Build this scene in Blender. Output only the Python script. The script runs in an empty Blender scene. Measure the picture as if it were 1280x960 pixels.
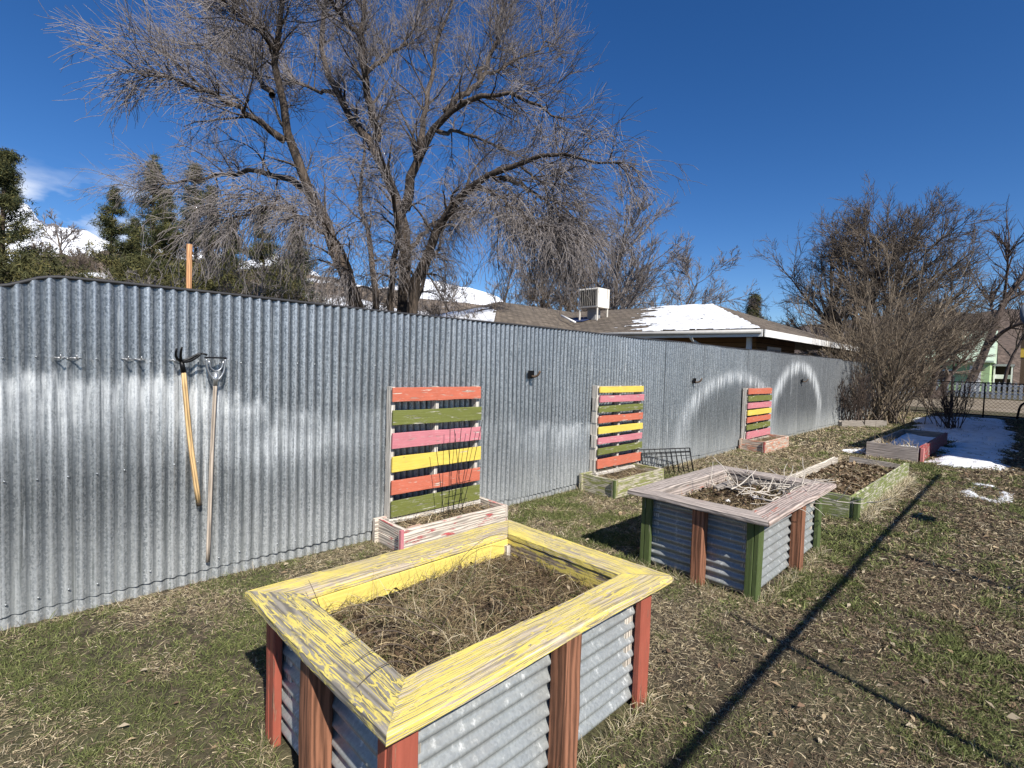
import bpy, bmesh, math, random
import numpy as np
from mathutils import Vector, Matrix
random.seed(7)
RNG = np.random.default_rng(11)
PI = math.pi
sc = bpy.context.scene
COL = sc.collection

# ------------------------------------------------------------------ camera
F, PITCH, ROLL, YAW, HC = 637.59, math.radians(2.405), math.radians(1.788), math.radians(45.148), 1.62
cy, sy, cp, sp = math.cos(YAW), math.sin(YAW), math.cos(PITCH), math.sin(PITCH)
FW = np.array([cy*cp, sy*cp, -sp]); RT = np.array([sy, -cy, 0.0]); UP = np.cross(RT, FW)
R2 = RT*math.cos(ROLL)+UP*math.sin(ROLL); U2 = UP*math.cos(ROLL)-RT*math.sin(ROLL)
CAM = np.array([0, 0, HC])
def at(u, v, D):
    return CAM + D*(FW + R2*(u-640)/F + U2*(480-v)/F)
def hor(u): return 453.5+0.03125*(u-640)
FWH = np.array([cy, sy, 0.0])
def gpos(u, D):                       # ground point seen in column u at depth D
    p = D*(FWH+RT*(u-640)/F); p[2] = 0; return p
def zat(u, v, D): return HC + D*(hor(u)-v)/F
cam = bpy.data.cameras.new('camera'); co = bpy.data.objects.new('camera', cam); COL.objects.link(co)
cam.sensor_width = 36; cam.lens = F/1280*36; cam.clip_start = 0.05; cam.clip_end = 30000
co.matrix_world = Matrix(((R2[0], U2[0], -FW[0], 0), (R2[1], U2[1], -FW[1], 0), (R2[2], U2[2], -FW[2], HC), (0, 0, 0, 1)))
sc.camera = co

# ------------------------------------------------------------------ light
EL, AZ = math.radians(42.5), math.radians(17.5)
S = Vector((-math.sin(AZ)*math.cos(EL), -math.cos(AZ)*math.cos(EL), math.sin(EL)))
sun = bpy.data.lights.new('sun', 'SUN'); sun.energy = 5.0; sun.angle = math.radians(0.5); sun.color = (1, 0.95, 0.87)
so = bpy.data.objects.new('sun', sun); COL.objects.link(so); so.rotation_euler = (-S).to_track_quat('-Z', 'Y').to_euler()
w = bpy.data.worlds.new('World'); sc.world = w; w.use_nodes = True
nt = w.node_tree; bg = nt.nodes['Background']
sky = nt.nodes.new('ShaderNodeTexSky'); sky.sky_type = 'NISHITA'; sky.sun_disc = False
sky.sun_elevation = EL; sky.sun_rotation = PI+AZ; sky.altitude = 1500; sky.air_density = 1.0; sky.dust_density = 0.25; sky.ozone_density = 4.0
bg.inputs[1].default_value = 0.085
# thin fair-weather cloud low over the mountains on the left
tc = nt.nodes.new('ShaderNodeTexCoord'); sep = nt.nodes.new('ShaderNodeSeparateXYZ'); nt.links.new(tc.outputs['Generated'], sep.inputs[0])
def mth(op, a, b=None, c=None):
    n = nt.nodes.new('ShaderNodeMath'); n.operation = op
    for i, x in enumerate((a, b, c)):
        if x is None: continue
        if isinstance(x, (int, float)): n.inputs[i].default_value = x
        else: nt.links.new(x, n.inputs[i])
    return n.outputs[0]
mp = nt.nodes.new('ShaderNodeMapping'); mp.inputs['Scale'].default_value = (5, 5, 13); nt.links.new(tc.outputs['Generated'], mp.inputs[0])
nz = nt.nodes.new('ShaderNodeTexNoise'); nz.inputs['Scale'].default_value = 1.6; nz.inputs['Detail'].default_value = 7; nt.links.new(mp.outputs[0], nz.inputs[0])
def band(x, a, b, c, d):
    m1 = nt.nodes.new('ShaderNodeMapRange'); m1.interpolation_type = 'SMOOTHSTEP'; nt.links.new(x, m1.inputs[0]); m1.inputs[1].default_value = a; m1.inputs[2].default_value = b
    m2 = nt.nodes.new('ShaderNodeMapRange'); m2.interpolation_type = 'SMOOTHSTEP'; nt.links.new(x, m2.inputs[0]); m2.inputs[1].default_value = c; m2.inputs[2].default_value = d; m2.inputs[3].default_value = 1; m2.inputs[4].default_value = 0
    return mth('MULTIPLY', m1.outputs[0], m2.outputs[0])
cm = mth('MULTIPLY', band(sep.outputs[2], 0.03, 0.12, 0.20, 0.27), band(sep.outputs[0], -0.3, -0.1, 0.12, 0.24))
cr = nt.nodes.new('ShaderNodeMapRange'); nt.links.new(nz.outputs[0], cr.inputs[0]); cr.inputs[1].default_value = 0.42; cr.inputs[2].default_value = 0.68
cm = mth('MULTIPLY', cm, cr.outputs[0])
mixc = nt.nodes.new('ShaderNodeMixRGB'); nt.links.new(cm, mixc.inputs[0]); nt.links.new(sky.outputs[0], mixc.inputs[1]); mixc.inputs[2].default_value = (9.5, 9.8, 10.2, 1)
hsv = nt.nodes.new('ShaderNodeHueSaturation'); hsv.inputs['Saturation'].default_value = 1.26; hsv.inputs['Hue'].default_value = 0.508; nt.links.new(mixc.outputs[0], hsv.inputs['Color'])
nt.links.new(hsv.outputs[0], bg.inputs[0])
sc.view_settings.view_transform = 'Standard'; sc.view_settings.look = 'None'; sc.view_settings.gamma = 1; sc.view_settings.exposure = 0.5
sc.render.engine = 'CYCLES'
sc.cycles.max_bounces = 6; sc.cycles.diffuse_bounces = 3; sc.cycles.glossy_bounces = 3; sc.cycles.use_denoising = True

# ------------------------------------------------------------------ material helpers
class NT:
    def __init__(s, name, rough=0.8):
        s.m = bpy.data.materials.new(name); s.m.use_nodes = True; s.t = s.m.node_tree
        s.b = s.t.nodes['Principled BSDF']; s.b.inputs['Roughness'].default_value = rough
        s.b.inputs['Specular IOR Level'].default_value = 0.3
    def n(s, typ, ins=None, out=0, **props):
        n = s.t.nodes.new('ShaderNode'+typ)
        for k, v in props.items(): setattr(n, k, v)
        for k, v in (ins or {}).items():
            if isinstance(v, bpy.types.NodeSocket): s.t.links.new(v, n.inputs[k])
            else: n.inputs[k].default_value = v
        return n.outputs[out]
    def math(s, op, a, b=0.0): return s.n('Math', {0: a, 1: b}, operation=op)
    def mapr(s, x, a, b, lo=0.0, hi=1.0, smooth=True):
        return s.n('MapRange', {0: x, 1: a, 2: b, 3: lo, 4: hi}, interpolation_type='SMOOTHSTEP' if smooth else 'LINEAR')
    def mix(s, f, a, b): return s.n('MixRGB', {0: f, 1: a if isinstance(a, bpy.types.NodeSocket) else (*a, 1), 2: b if isinstance(b, bpy.types.NodeSocket) else (*b, 1)})
    def coord(s, kind='Object'): return s.n('TexCoord', out={'Generated': 0, 'Normal': 1, 'UV': 2, 'Object': 3}[kind])
    def map(s, v, scale): return s.n('Mapping', {0: v, 'Scale': scale})
    def noise(s, v, scale=1, detail=5, rough=0.6): return s.n('TexNoise', {'Vector': v, 'Scale': scale, 'Detail': detail, 'Roughness': rough})
    def set(s, **kw):
        for k, v in kw.items():
            k = {'color': 'Base Color', 'rough': 'Roughness', 'metal': 'Metallic', 'spec': 'Specular IOR Level', 'normal': 'Normal'}[k]
            if isinstance(v, bpy.types.NodeSocket): s.t.links.new(v, s.b.inputs[k])
            elif k == 'Base Color': s.b.inputs[k].default_value = (*v, 1)
            else: s.b.inputs[k].default_value = v
    def bump(s, h, strength=0.4, dist=0.01): s.set(normal=s.n('Bump', {'Height': h, 'Strength': strength, 'Distance': dist}))
MATS = {}
def plain(name, rgb, rough=0.7, metal=0.0, var=0.25, scale=9):
    if name in MATS: return MATS[name]
    t = NT(name, rough); c = t.coord()
    f = t.noise(c, scale, 5)
    t.set(color=t.mix(f, tuple(x*(1-var) for x in rgb), tuple(min(1, x*(1+var)) for x in rgb)), metal=metal)
    t.bump(t.noise(c, scale*9, 3), 0.15, 0.004)
    MATS[name] = t.m; return t.m
def wood(name, rgb, paint=None, wear=0.5, crackle=False, dirt=0.35):
    if name in MATS: return MATS[name]
    t = NT(name, 0.75); uv = t.coord('UV')
    grain = t.noise(t.map(uv, (3.5, 55, 1)), 1, 8, 0.7)
    warp = t.noise(t.map(uv, (2.2, 9, 1)), 1, 4)
    rings = t.n('TexWave', {'Vector': t.map(uv, (1.1, 13, 1)), 'Scale': 1, 'Distortion': 11, 'Detail': 4, 'Detail Scale': 1.1}, out=1, bands_direction='Y')
    g = t.math('ADD', t.math('MULTIPLY', grain, 0.72), t.math('MULTIPLY', rings, 0.28))
    lo = tuple(x*(0.6 if crackle else 0.45) for x in rgb); hi = tuple(min(1, x*1.38) for x in rgb)
    wc = t.mix(t.mapr(g, 0.28, 0.72), lo, hi)
    wc = t.mix(t.mapr(warp, 0.5, 0.8, 0, 0.5), wc, tuple(x*0.6 for x in rgb))
    h = g
    if paint:
        blot = t.noise(t.map(uv, (5, 22, 1)), 1, 6, 0.65)
        if crackle:
            blot = t.noise(t.map(uv, (1.6, 8, 1)), 1, 5, 0.55)
            rid = t.n('TexWave', {'Vector': t.map(uv, (1.1, 34, 1)), 'Scale': 1, 'Distortion': 9, 'Detail': 4, 'Detail Scale': 1.6, 'Detail Roughness': .65}, out=1, bands_direction='Y')
            m = t.math('ADD', t.math('MULTIPLY', blot, 0.62), t.math('ADD', t.math('MULTIPLY', grain, 0.24), t.math('MULTIPLY', rid, 0.14)))
        else: m = t.math('ADD', t.math('MULTIPLY', blot, 0.55), t.math('MULTIPLY', grain, 0.45))
        edge = 0.27+0.44*wear
        mask = t.mapr(m, edge-0.015, edge+0.02)
        if crackle:
            ce = t.n('TexVoronoi', {'Vector': t.n('VectorMath', {0: t.map(uv, (6, 62, 1)), 1: t.n('VectorMath', {0: t.n('TexNoise', {'Vector': t.map(uv, (9, 30, 1)), 'Scale': 1, 'Detail': 4}, out=1), 1: (2.4, 2.4, 0)}, operation='MULTIPLY')}, operation='ADD'), 'Scale': 1}, feature='DISTANCE_TO_EDGE')
            lines = t.math('MULTIPLY', t.mapr(ce, 0.05, 0.12, 1, 0), t.mapr(t.noise(t.map(uv, (5, 16, 1)), 1, 5), 0.42, 0.56))
            mask = t.math('MAXIMUM', mask, lines)
        pc = t.mix(t.noise(t.map(uv, (6, 30, 1)), 1, 5), tuple(x*0.72 for x in paint), tuple(min(1, x*1.22) for x in paint))
        pc = t.mix(t.mapr(t.noise(t.map(uv, (14, 60, 1)), 1, 6), 0.55, 0.8, 0, dirt), pc, rgb)
        wc = t.mix(mask, wc, pc)
        h = t.math('ADD', t.math('MULTIPLY', g, 0.6), t.math('MULTIPLY', mask, 0.7))
        t.set(rough=t.mapr(mask, 0, 1, 0.85, 0.55))
    t.set(color=wc); t.bump(h, 0.55, 0.004)
    MATS[name] = t.m; return t.m
def attr_mat(name, rough=0.85, trans=0.0):
    if name in MATS: return MATS[name]
    t = NT(name, rough); a = t.n('Attribute', attribute_name='col')
    t.set(color=a, spec=0.15)
    MATS[name] = t.m; return t.m

# ------------------------------------------------------------------ mesh helpers
class MB:
    def __init__(s): s.v = []; s.f = []; s.uv = []
    def add(s, verts, faces, uvs=None):
        b = len(s.v); s.v += [tuple(p) for p in verts]
        for i, f in enumerate(faces):
            s.f.append([b+k for k in f]); s.uv.append(uvs[i] if uvs else [(verts[k][0]+verts[k][1], verts[k][2]) for k in f])
    def board(s, o, ax, ay, L, W, T, m0=0, m1=0, ch=0.004, seg=None, jit=0.0015, az=None):
        o = np.array(o, float); ax = np.array(ax, float); ax /= np.linalg.norm(ax); ay = np.array(ay, float); ay = ay-ax*(ay@ax); ay /= np.linalg.norm(ay); az = np.cross(ax, ay)
        seg = seg or max(1, int(L/0.16)); ch = min(ch, W*.3, T*.3)
        pr = [(ch, 0), (W-ch, 0), (W, ch), (W, T-ch), (W-ch, T), (ch, T), (0, T-ch), (0, ch)]
        per = [0]
        for i in range(8): a, b = pr[i], pr[(i+1) % 8]; per.append(per[-1]+math.hypot(a[0]-b[0], a[1]-b[1]))
        u0, v0 = random.uniform(0, 40), random.uniform(0, 40)
        V = []; ph = random.uniform(0, 9)
        for k in range(seg+1):
            for (y, z) in pr:
                a, b = m0*y, L+m1*y; x = a+(b-a)*k/seg
                wob = jit*math.sin(x*5+ph+y*20)
                V.append(o+ax*x+ay*(y+random.gauss(0, jit*.5)+wob)+az*(z+random.gauss(0, jit*.5)+wob))
        Fs = []; UV = []
        for k in range(seg):
            for i in range(8):
                j = (i+1) % 8
                Fs.append([k*8+i, (k+1)*8+i, (k+1)*8+j, k*8+j])
                x0, x1 = u0+L*k/seg, u0+L*(k+1)/seg
                UV.append([(x0, v0+per[i]), (x1, v0+per[i]), (x1, v0+per[i+1]), (x0, v0+per[i+1])])
        for base, sgn in ((0, 1), (seg*8, -1)):
            idx = [base+i for i in range(8)]; idx = idx if sgn > 0 else idx[::-1]
            Fs.append(idx); UV.append([(u0+pr[i-base][0]*0.2, v0+pr[i-base][1]) for i in idx])
        s.add(V, Fs, UV)
    def box(s, a, b, ch=0.004, jit=0.0):
        a = np.array(a, float); b = np.array(b, float); d = b-a; i = int(np.argmax(d))
        ax = np.eye(3)[i]; ay = np.eye(3)[(i+1) % 3]
        s.board(a, ax, ay, d[i], d[(i+1) % 3], d[(i+2) % 3], ch=ch, jit=jit, seg=max(1, int(d[i]/.3)) if d[i] < 6 else 8)
    def tube(s, pts, r, k=6, cap=True):
        pts = [np.array(p, float) for p in pts]; n = len(pts); V = []; Fs = []
        rr = r if isinstance(r, (list, tuple, np.ndarray)) else [r]*n
        ref = None
        for i in range(n):
            t = pts[min(i+1, n-1)]-pts[max(i-1, 0)]; t = t/(np.linalg.norm(t)+1e-9)
            if ref is None: ref = np.array([0, 0, 1.0]) if abs(t[2]) < 0.8 else np.array([1.0, 0, 0])
            e1 = ref-t*(ref@t); e1 /= np.linalg.norm(e1)+1e-9; ref = e1; e2 = np.cross(t, e1)
            for j in range(k): a = 2*PI*j/k; V.append(pts[i]+rr[i]*(math.cos(a)*e1+math.sin(a)*e2))
        d = 0; UV = []
        for i in range(n-1):
            L = float(np.linalg.norm(pts[i+1]-pts[i]))
            for j in range(k):
                q = (j+1) % k; Fs.append([i*k+j, i*k+q, (i+1)*k+q, (i+1)*k+j]); p = 2*PI*max(rr)/k
                UV.append([(d, j*p), (d, (j+1)*p), (d+L, (j+1)*p), (d+L, j*p)])
            d += L
        if cap:
            Fs += [list(range(k))[::-1], [(n-1)*k+j for j in range(k)]]; UV += [[(0, 0)]*k]*2
        s.add(V, Fs, UV)
    def poly(s, pts, thick=0.0, dirn=(0, 0, -1)):
        n = len(pts); P = [np.array(p, float) for p in pts]
        if not thick: s.add(P, [list(range(n))]); return
        d = np.array(dirn, float)*thick; Q = [p+d for p in P]
        s.add(P+Q, [list(range(n)), [n+i for i in range(n)][::-1]]+[[i, n+i, n+(i+1) % n, (i+1) % n] for i in range(n)])
def wloc(o):
    v = Vector((0, 0, 0))
    while o is not None: v = v+o.location; o = o.parent
    return v
def tag(o, label=None, cat=None, group=None, kind=None):
    if label: o['label'] = label
    if cat: o['category'] = cat
    if group: o['group'] = group
    if kind: o['kind'] = kind
    return o
def thing(name, label, cat, loc, group=None):
    o = bpy.data.objects.new(name, None); COL.objects.link(o); o.location = [float(x) for x in loc]; o.empty_display_size = 0.1
    return tag(o, label, cat, group)
def finish(me, name, mat, parent, smooth):
    if mat: me.materials.append(mat)
    if smooth: me.polygons.foreach_set('use_smooth', [True]*len(me.polygons))
    me.update(); o = bpy.data.objects.new(name, me); COL.objects.link(o)
    if parent is not None: o.parent = parent
    return o
def build(mb, name, mat, parent=None, smooth=False, loc=None, label=None):
    off = wloc(parent) if parent is not None else Vector([float(q) for q in (loc if loc is not None else (0, 0, 0))])
    me = bpy.data.meshes.new(name); me.from_pydata([(p[0]-off.x, p[1]-off.y, p[2]-off.z) for p in mb.v], [], mb.f)
    uvl = me.uv_layers.new(name='UVMap'); uvl.data.foreach_set('uv', [c for f in mb.uv for p in f for c in p])
    bm = bmesh.new(); bm.from_mesh(me); bmesh.ops.recalc_face_normals(bm, faces=bm.faces); bm.to_mesh(me); bm.free()
    o = finish(me, name, mat, parent, smooth)
    if parent is None: o.location = off
    if label: o['label'] = label
    return o
def build_np(name, V, Q, mat, parent=None, smooth=False, col=None, loc=None):
    """V (n,3) float, Q (m,k) int faces of one size, col (m,3) face colours"""
    off = np.array(wloc(parent)) if parent is not None else np.array(loc if loc is not None else (0, 0, 0), float)
    V = V-off; k = Q.shape[1]; me = bpy.data.meshes.new(name)
    me.vertices.add(len(V)); me.vertices.foreach_set('co', V.astype(np.float32).ravel())
    me.loops.add(Q.size); me.loops.foreach_set('vertex_index', Q.astype(np.int32).ravel())
    me.polygons.add(len(Q)); me.polygons.foreach_set('loop_start', np.arange(0, Q.size, k, dtype=np.int32))
    if col is not None:
        a = me.attributes.new('col', 'FLOAT_COLOR', 'FACE'); a.data.foreach_set('color', np.c_[col, np.ones(len(col))].astype(np.float32).ravel())
    me.update(calc_edges=True)
    o = finish(me, name, mat, parent, smooth)
    if parent is None: o.location = [float(x) for x in off]
    return o
_perm = RNG.random((64, 64))
def vnoise(x, y):
    xi = np.floor(x).astype(int); yi = np.floor(y).astype(int); fx = x-xi; fy = y-yi
    fx = fx*fx*(3-2*fx); fy = fy*fy*(3-2*fy); g = lambda a, b: _perm[a % 64, b % 64]
    return (g(xi, yi)*(1-fx)+g(xi+1, yi)*fx)*(1-fy)+(g(xi, yi+1)*(1-fx)+g(xi+1, yi+1)*fx)*fy
def fbm(x, y, o=4):
    r = 0; a = 0.5
    for i in range(o): r = r+a*vnoise(x+17*i, y+31*i); x = x*2.03; y = y*2.03; a *= 0.5
    return r
def norm(a): return a/(np.linalg.norm(a, axis=-1, keepdims=True)+1e-9)
def ribbons(base, dirs, L, W, pal, pick, droop=0.5, K=4, curl=0.4, rng=RNG):
    """thin bent blades: base (n,3), dirs (n,3) start direction, returns V, Q, col"""
    n = len(base); P = np.zeros((n, K, 3)); P[:, 0] = base; d = norm(dirs); rnd = rng.normal(0, curl, (n, 3))
    for k in range(1, K):
        P[:, k] = P[:, k-1]+d*(L/(K-1))[:, None]
        d = norm(d+rnd*0.5+np.array([0, 0, -1])*(droop if np.isscalar(droop) else droop[:, None])/(K-1))
    P[:, :, 2] = np.maximum(P[:, :, 2], base[:, None, 2]-0.01)
    side = norm(np.cross(norm(P[:, -1]-P[:, 0]), norm(rng.normal(0, 1, (n, 3)))))
    tw = np.linspace(1, 0.25, K)
    A = P-side[:, None]*(W[:, None]*tw)[:, :, None]*.5; B = P+side[:, None]*(W[:, None]*tw)[:, :, None]*.5
    V = np.stack([A, B], 2).reshape(-1, 3); b = (np.arange(n)*2*K)[:, None]
    Q = np.concatenate([np.stack([b[:, 0]+2*k, b[:, 0]+2*k+1, b[:, 0]+2*k+3, b[:, 0]+2*k+2], 1)[:, None] for k in range(K-1)], 1).reshape(-1, 4)
    c = np.array(pal)[pick]*rng.uniform(0.6, 1.35, (n, 1)); return V, Q, np.repeat(c, K-1, 0)
def joinm(parts):
    V = []; Q = []; C = []; o = 0
    for v, q, c in parts: V.append(v); Q.append(q+o); C.append(c); o += len(v)
    return np.concatenate(V), np.concatenate(Q), np.concatenate(C)

# ------------------------------------------------------------------ branch growing
def grow(P0, D0, L, K, wob, trop, rng):
    n = len(P0); P = np.zeros((n, K, 3)); P[:, 0] = P0; d = norm(D0); st = (L/(K-1))[:, None]
    for k in range(1, K):
        P[:, k] = P[:, k-1]+d*st
        d = norm(d+rng.normal(0, wob, (n, 3))+trop*(k/(K-1)))
    return P
def tubes(P, R, k):
    n, K, _ = P.shape; T = np.zeros_like(P); T[:, 1:-1] = P[:, 2:]-P[:, :-2]; T[:, 0] = P[:, 1]-P[:, 0]; T[:, -1] = P[:, -1]-P[:, -2]; T = norm(T)
    ref = np.where(np.abs(norm(P[:, -1]-P[:, 0])[:, 2:]) < 0.8, np.array([[0, 0, 1.0]]), np.array([[1.0, 0, 0]]))[:, None]
    E1 = norm(np.cross(T, ref)); E2 = np.cross(T, E1); an = 2*PI*np.arange(k)/k
    V = P[:, :, None]+R[:, :, None, None]*(np.cos(an)[None, None, :, None]*E1[:, :, None]+np.sin(an)[None, None, :, None]*E2[:, :, None])
    idx = np.arange(n*K*k).reshape(n, K, k); a = idx[:, :-1]; b = idx[:, 1:]
    Q = np.stack([a, np.roll(a, -1, 2), np.roll(b, -1, 2), b], -1).reshape(-1, 4)
    return V.reshape(-1, 3), Q
def kids(P, R, m, t0, t1, ang, rng, up=0.0):
    n, K, _ = P.shape; t = rng.uniform(t0, t1, (n, m))*(K-1); i = np.minimum(t.astype(int), K-2); f = (t-i)[..., None]
    r = np.arange(n)[:, None]; p = P[r, i]*(1-f)+P[r, i+1]*f; T = norm(P[r, i+1]-P[r, i])
    rad = R[r, i]*(1-f[..., 0])+R[r, i+1]*f[..., 0]
    x = norm(np.cross(T, rng.normal(0, 1, T.shape))); a = rng.uniform(ang[0], ang[1], (n, m))[..., None]
    d = norm(T*np.cos(a)+x*np.sin(a)+np.array([0, 0, up])); return p.reshape(-1, 3), d.reshape(-1, 3), rad.reshape(-1), (t/(K-1)).reshape(-1)
def taper(r0, r1, n, K): return np.linspace(0, 1, K)[None]*(np.asarray(r1)-np.asarray(r0)).reshape(-1, 1)+np.asarray(r0).reshape(-1, 1)*np.ones((n, K))
def resample(pts, K):
    pts = np.array(pts, float); d = np.r_[0, np.cumsum(np.linalg.norm(np.diff(pts, axis=0), axis=1))]; s = np.linspace(0, d[-1], K)
    q = np.stack([np.interp(s, d, pts[:, i]) for i in range(3)], 1)
    for _ in range(2): q[1:-1] = (q[:-2]+2*q[1:-1]+q[2:])/4
    return q
def bark(name, dark, light, scale=6):
    if name in MATS: return MATS[name]
    t = NT(name, 0.9); c = t.coord(); n1 = t.noise(t.map(c, (scale, scale, scale*.22)), 1.6, 7, .7)
    t.set(color=t.mix(t.mapr(n1, .35, .68), dark, light)); t.bump(n1, .9, .04); MATS[name] = t.m; return t.m
def merge(lst):
    V = []; Q = []; o = 0
    for v, q in lst: V.append(v); Q.append(q+o); o += len(v)
    return np.concatenate(V), np.concatenate(Q)

def bare_tree(name, label, base, H, spread, seed, mb_, mt_, nl=8, l2=8, l3=6, l4=4, trunk_r=.2, t0=.22, up=.25, twig=.01, cat='tree', group=None, lean=(0, 0), ang=(.5, 1.1), split=1):
    rng = np.random.default_rng(seed); base = np.array(base, float)
    t = thing(name, label, cat, base, group)
    P0 = np.repeat(base[None], split, 0)+np.c_[rng.normal(0, .12*(split > 1), (split, 2)), np.zeros(split)]
    D0 = np.c_[rng.normal(0, .33*(split > 1), (split, 2))+np.array(lean), np.ones(split)]
    TP = grow(P0, D0, np.full(split, H*.8), 9, .07, np.array([0, 0, .05]), rng); TR = taper(trunk_r*np.ones(split), .2*trunk_r*np.ones(split), split, 9)
    V, Q = tubes(TP, TR, 8); build_np('trunk', V, Q, mb_, t, True)
    out = []
    p, d, r, tt = kids(TP, TR, nl, t0, 1, ang, rng, .15); L1 = spread*(1.15-.55*tt)*rng.uniform(.7, 1.1, len(p))
    A = grow(p, d, L1, 7, .10, np.array([0, 0, up*.45]), rng); AR = taper(r*.6, np.maximum(r*.1, twig), len(p), 7); out.append(tubes(A, AR, 6))
    p, d, r, tt = kids(A, AR, l2, .15, 1, (.4, 1.0), rng, .1); L2 = np.repeat(L1, l2)*.5*(1.2-.6*tt)*rng.uniform(.6, 1.1, len(p))
    B = grow(p, d, L2, 6, .11, np.array([0, 0, up*.5]), rng); BR = taper(np.maximum(r*.55, twig), twig*np.ones(len(p)), len(p), 6); out.append(tubes(B, BR, 4))
    p, d, r, tt = kids(B, BR, l3, .15, 1, (.35, .9), rng, .05); L3 = np.repeat(L2, l3)*.5*rng.uniform(.5, 1.1, len(p))
    C_ = grow(p, d, L3, 5, .12, np.array([0, 0, up*.4]), rng); CR = taper(np.minimum(r, twig*1.3), twig*.6*np.ones(len(p)), len(p), 5); out.append(tubes(C_, CR, 3))
    if l4:
        p, d, r, tt = kids(C_, CR, l4, .1, 1, (.35, .9), rng); L4 = np.repeat(L3, l4)*.5*rng.uniform(.5, 1.1, len(p))
        E_ = grow(p, d, L4, 4, .12, np.array([0, 0, up*.4]), rng); out.append(tubes(E_, taper(np.full(len(p), twig*.7), np.full(len(p), twig*.45), len(p), 4), 3))
    V, Q = merge(out); build_np('crown', V, Q, mt_, t)
    return t

def needles(name, parent, centres, size, n, rng, mat, pal, flat=.7):
    m = len(centres); n = int(n*1.8); c = np.repeat(centres, n, 0)+rng.normal(0, 1, (m*n, 3))*np.repeat(size, n)[:, None]*np.array([.5, .5, .5*flat])
    d = norm(rng.normal(0, 1, (m*n, 3))+np.array([0, 0, .35])); x = norm(np.cross(d, rng.normal(0, 1, d.shape)))
    L = (np.repeat(size, n)*rng.uniform(.25, .65, m*n))[:, None]; Wd = L*.10
    V = np.stack([c-x*Wd, c+x*Wd, c+d*L], 1).reshape(-1, 3); Q = np.arange(len(V)).reshape(-1, 3)
    cl = np.repeat(rng.integers(0, len(pal), m), n); col = np.array(pal)[cl]*rng.uniform(.65, 1.35, (m*n, 1))
    return build_np(name, V, Q, mat, parent, col=col)
PINE = [(.062, .070, .030), (.105, .105, .040), (.036, .046, .024), (.165, .15, .058), (.048, .058, .028)]
def pine(name, label, base, H, R, seed, trunk_r, crown0=.2, nb=70, n=34, group=None, gap=0.25, cl=.36):
    rng = np.random.default_rng(seed); base = np.array(base, float); t = thing(name, label, 'tree', base, group)
    TP = grow(base[None], np.array([[rng.normal(0, .03), rng.normal(0, .03), 1.0]]), np.array([H*.98]), 10, .03, np.array([0, 0, .05]), rng)
    TR = taper([trunk_r], [trunk_r*.12], 1, 10); out = [tubes(TP, TR, 8)]
    nwh = max(8, int(H*1.7)); ts = np.repeat(np.linspace(crown0, .985, nwh)+rng.normal(0, .012, nwh), 8)+rng.normal(0, .014, nwh*8); ts = np.clip(ts, crown0, .995); ts = ts[rng.random(len(ts)) > gap+.12]
    i = np.minimum((ts*9).astype(int), 8); f = (ts*9-i)[:, None]; p = TP[0, i]*(1-f)+TP[0, i+1]*f
    az = rng.uniform(0, 2*PI, len(ts)); s = (ts-crown0)/(1-crown0); prof = np.clip(np.minimum(s*2.6+.5, 1.08*(1-s)**1.0+.04), .04, 1)
    L = R*prof*rng.uniform(.4, 1.25, len(ts)); d = np.c_[np.cos(az), np.sin(az), rng.uniform(-.15, .45, len(ts))+.35*s]
    B = grow(p, d, L, 6, .10, np.array([0, 0, .12]), rng); BR = taper(np.full(len(ts), trunk_r*.2), np.full(len(ts), .012), len(ts), 6); out.append(tubes(B, BR, 4))
    V, Q = merge(out); build_np('trunk', V, Q, bark('pine_bark', (.05, .035, .026), (.16, .115, .085)), t)
    cs = []
    for k in range(2, 6): cs.append(B[:, k]+rng.normal(0, .08, (len(ts), 3))); cs.append(B[:, k]+rng.normal(0, .26, (len(ts), 3))*(L/R)[:, None]*np.array([1, 1, .45]))
    cs = np.concatenate(cs); needles('crown', t, cs, cl*1.08*rng.uniform(.6, 1.25, len(cs))*np.tile(.65+.35*L/R, 8), n, rng, attr_mat('needles'), PINE, .7)
    return t

# ================================================================== SETTING
# ---- ground
t = NT('lawn_earth', .95); c = t.coord()
n1 = t.noise(c, .55, 6); n2 = t.noise(c, 14, 6, .7); n3 = t.noise(c, 2.3, 5)
cl = t.mix(t.mapr(n2, .35, .68), (.032, .026, .017), (.125, .10, .066))
cl = t.mix(t.mapr(n1, .45, .62, 0, .55), cl, (.10, .105, .042)); cl = t.mix(t.mapr(n3, .56, .72, 0, .5), cl, (.12, .075, .045))
t.set(color=cl); t.bump(n2, .9, .03); M_EARTH = t.m
mb = MB(); R_ = 9000
mb.add([(-R_, -R_, 0), (R_, -R_, 0), (R_, R_, 0), (-R_, R_, 0)], [[0, 1, 2, 3]])
tag(build(mb, 'ground', M_EARTH), kind='structure')
# ---- dirt road beyond the gate
t = NT('road_gravel', .95); c = t.coord(); n1 = t.noise(c, .6, 6); n2 = t.noise(c, 9, 5)
t.set(color=t.mix(t.mapr(n1, .4, .65), t.mix(n2, (.20, .165, .12), (.30, .25, .19)), (.17, .135, .09))); t.bump(n2, .5, .03)
mb = MB(); mb.box((33.5, -60, -.1), (52, 70, .006), ch=.001); tag(build(mb, 'road', t.m), kind='structure')

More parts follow.
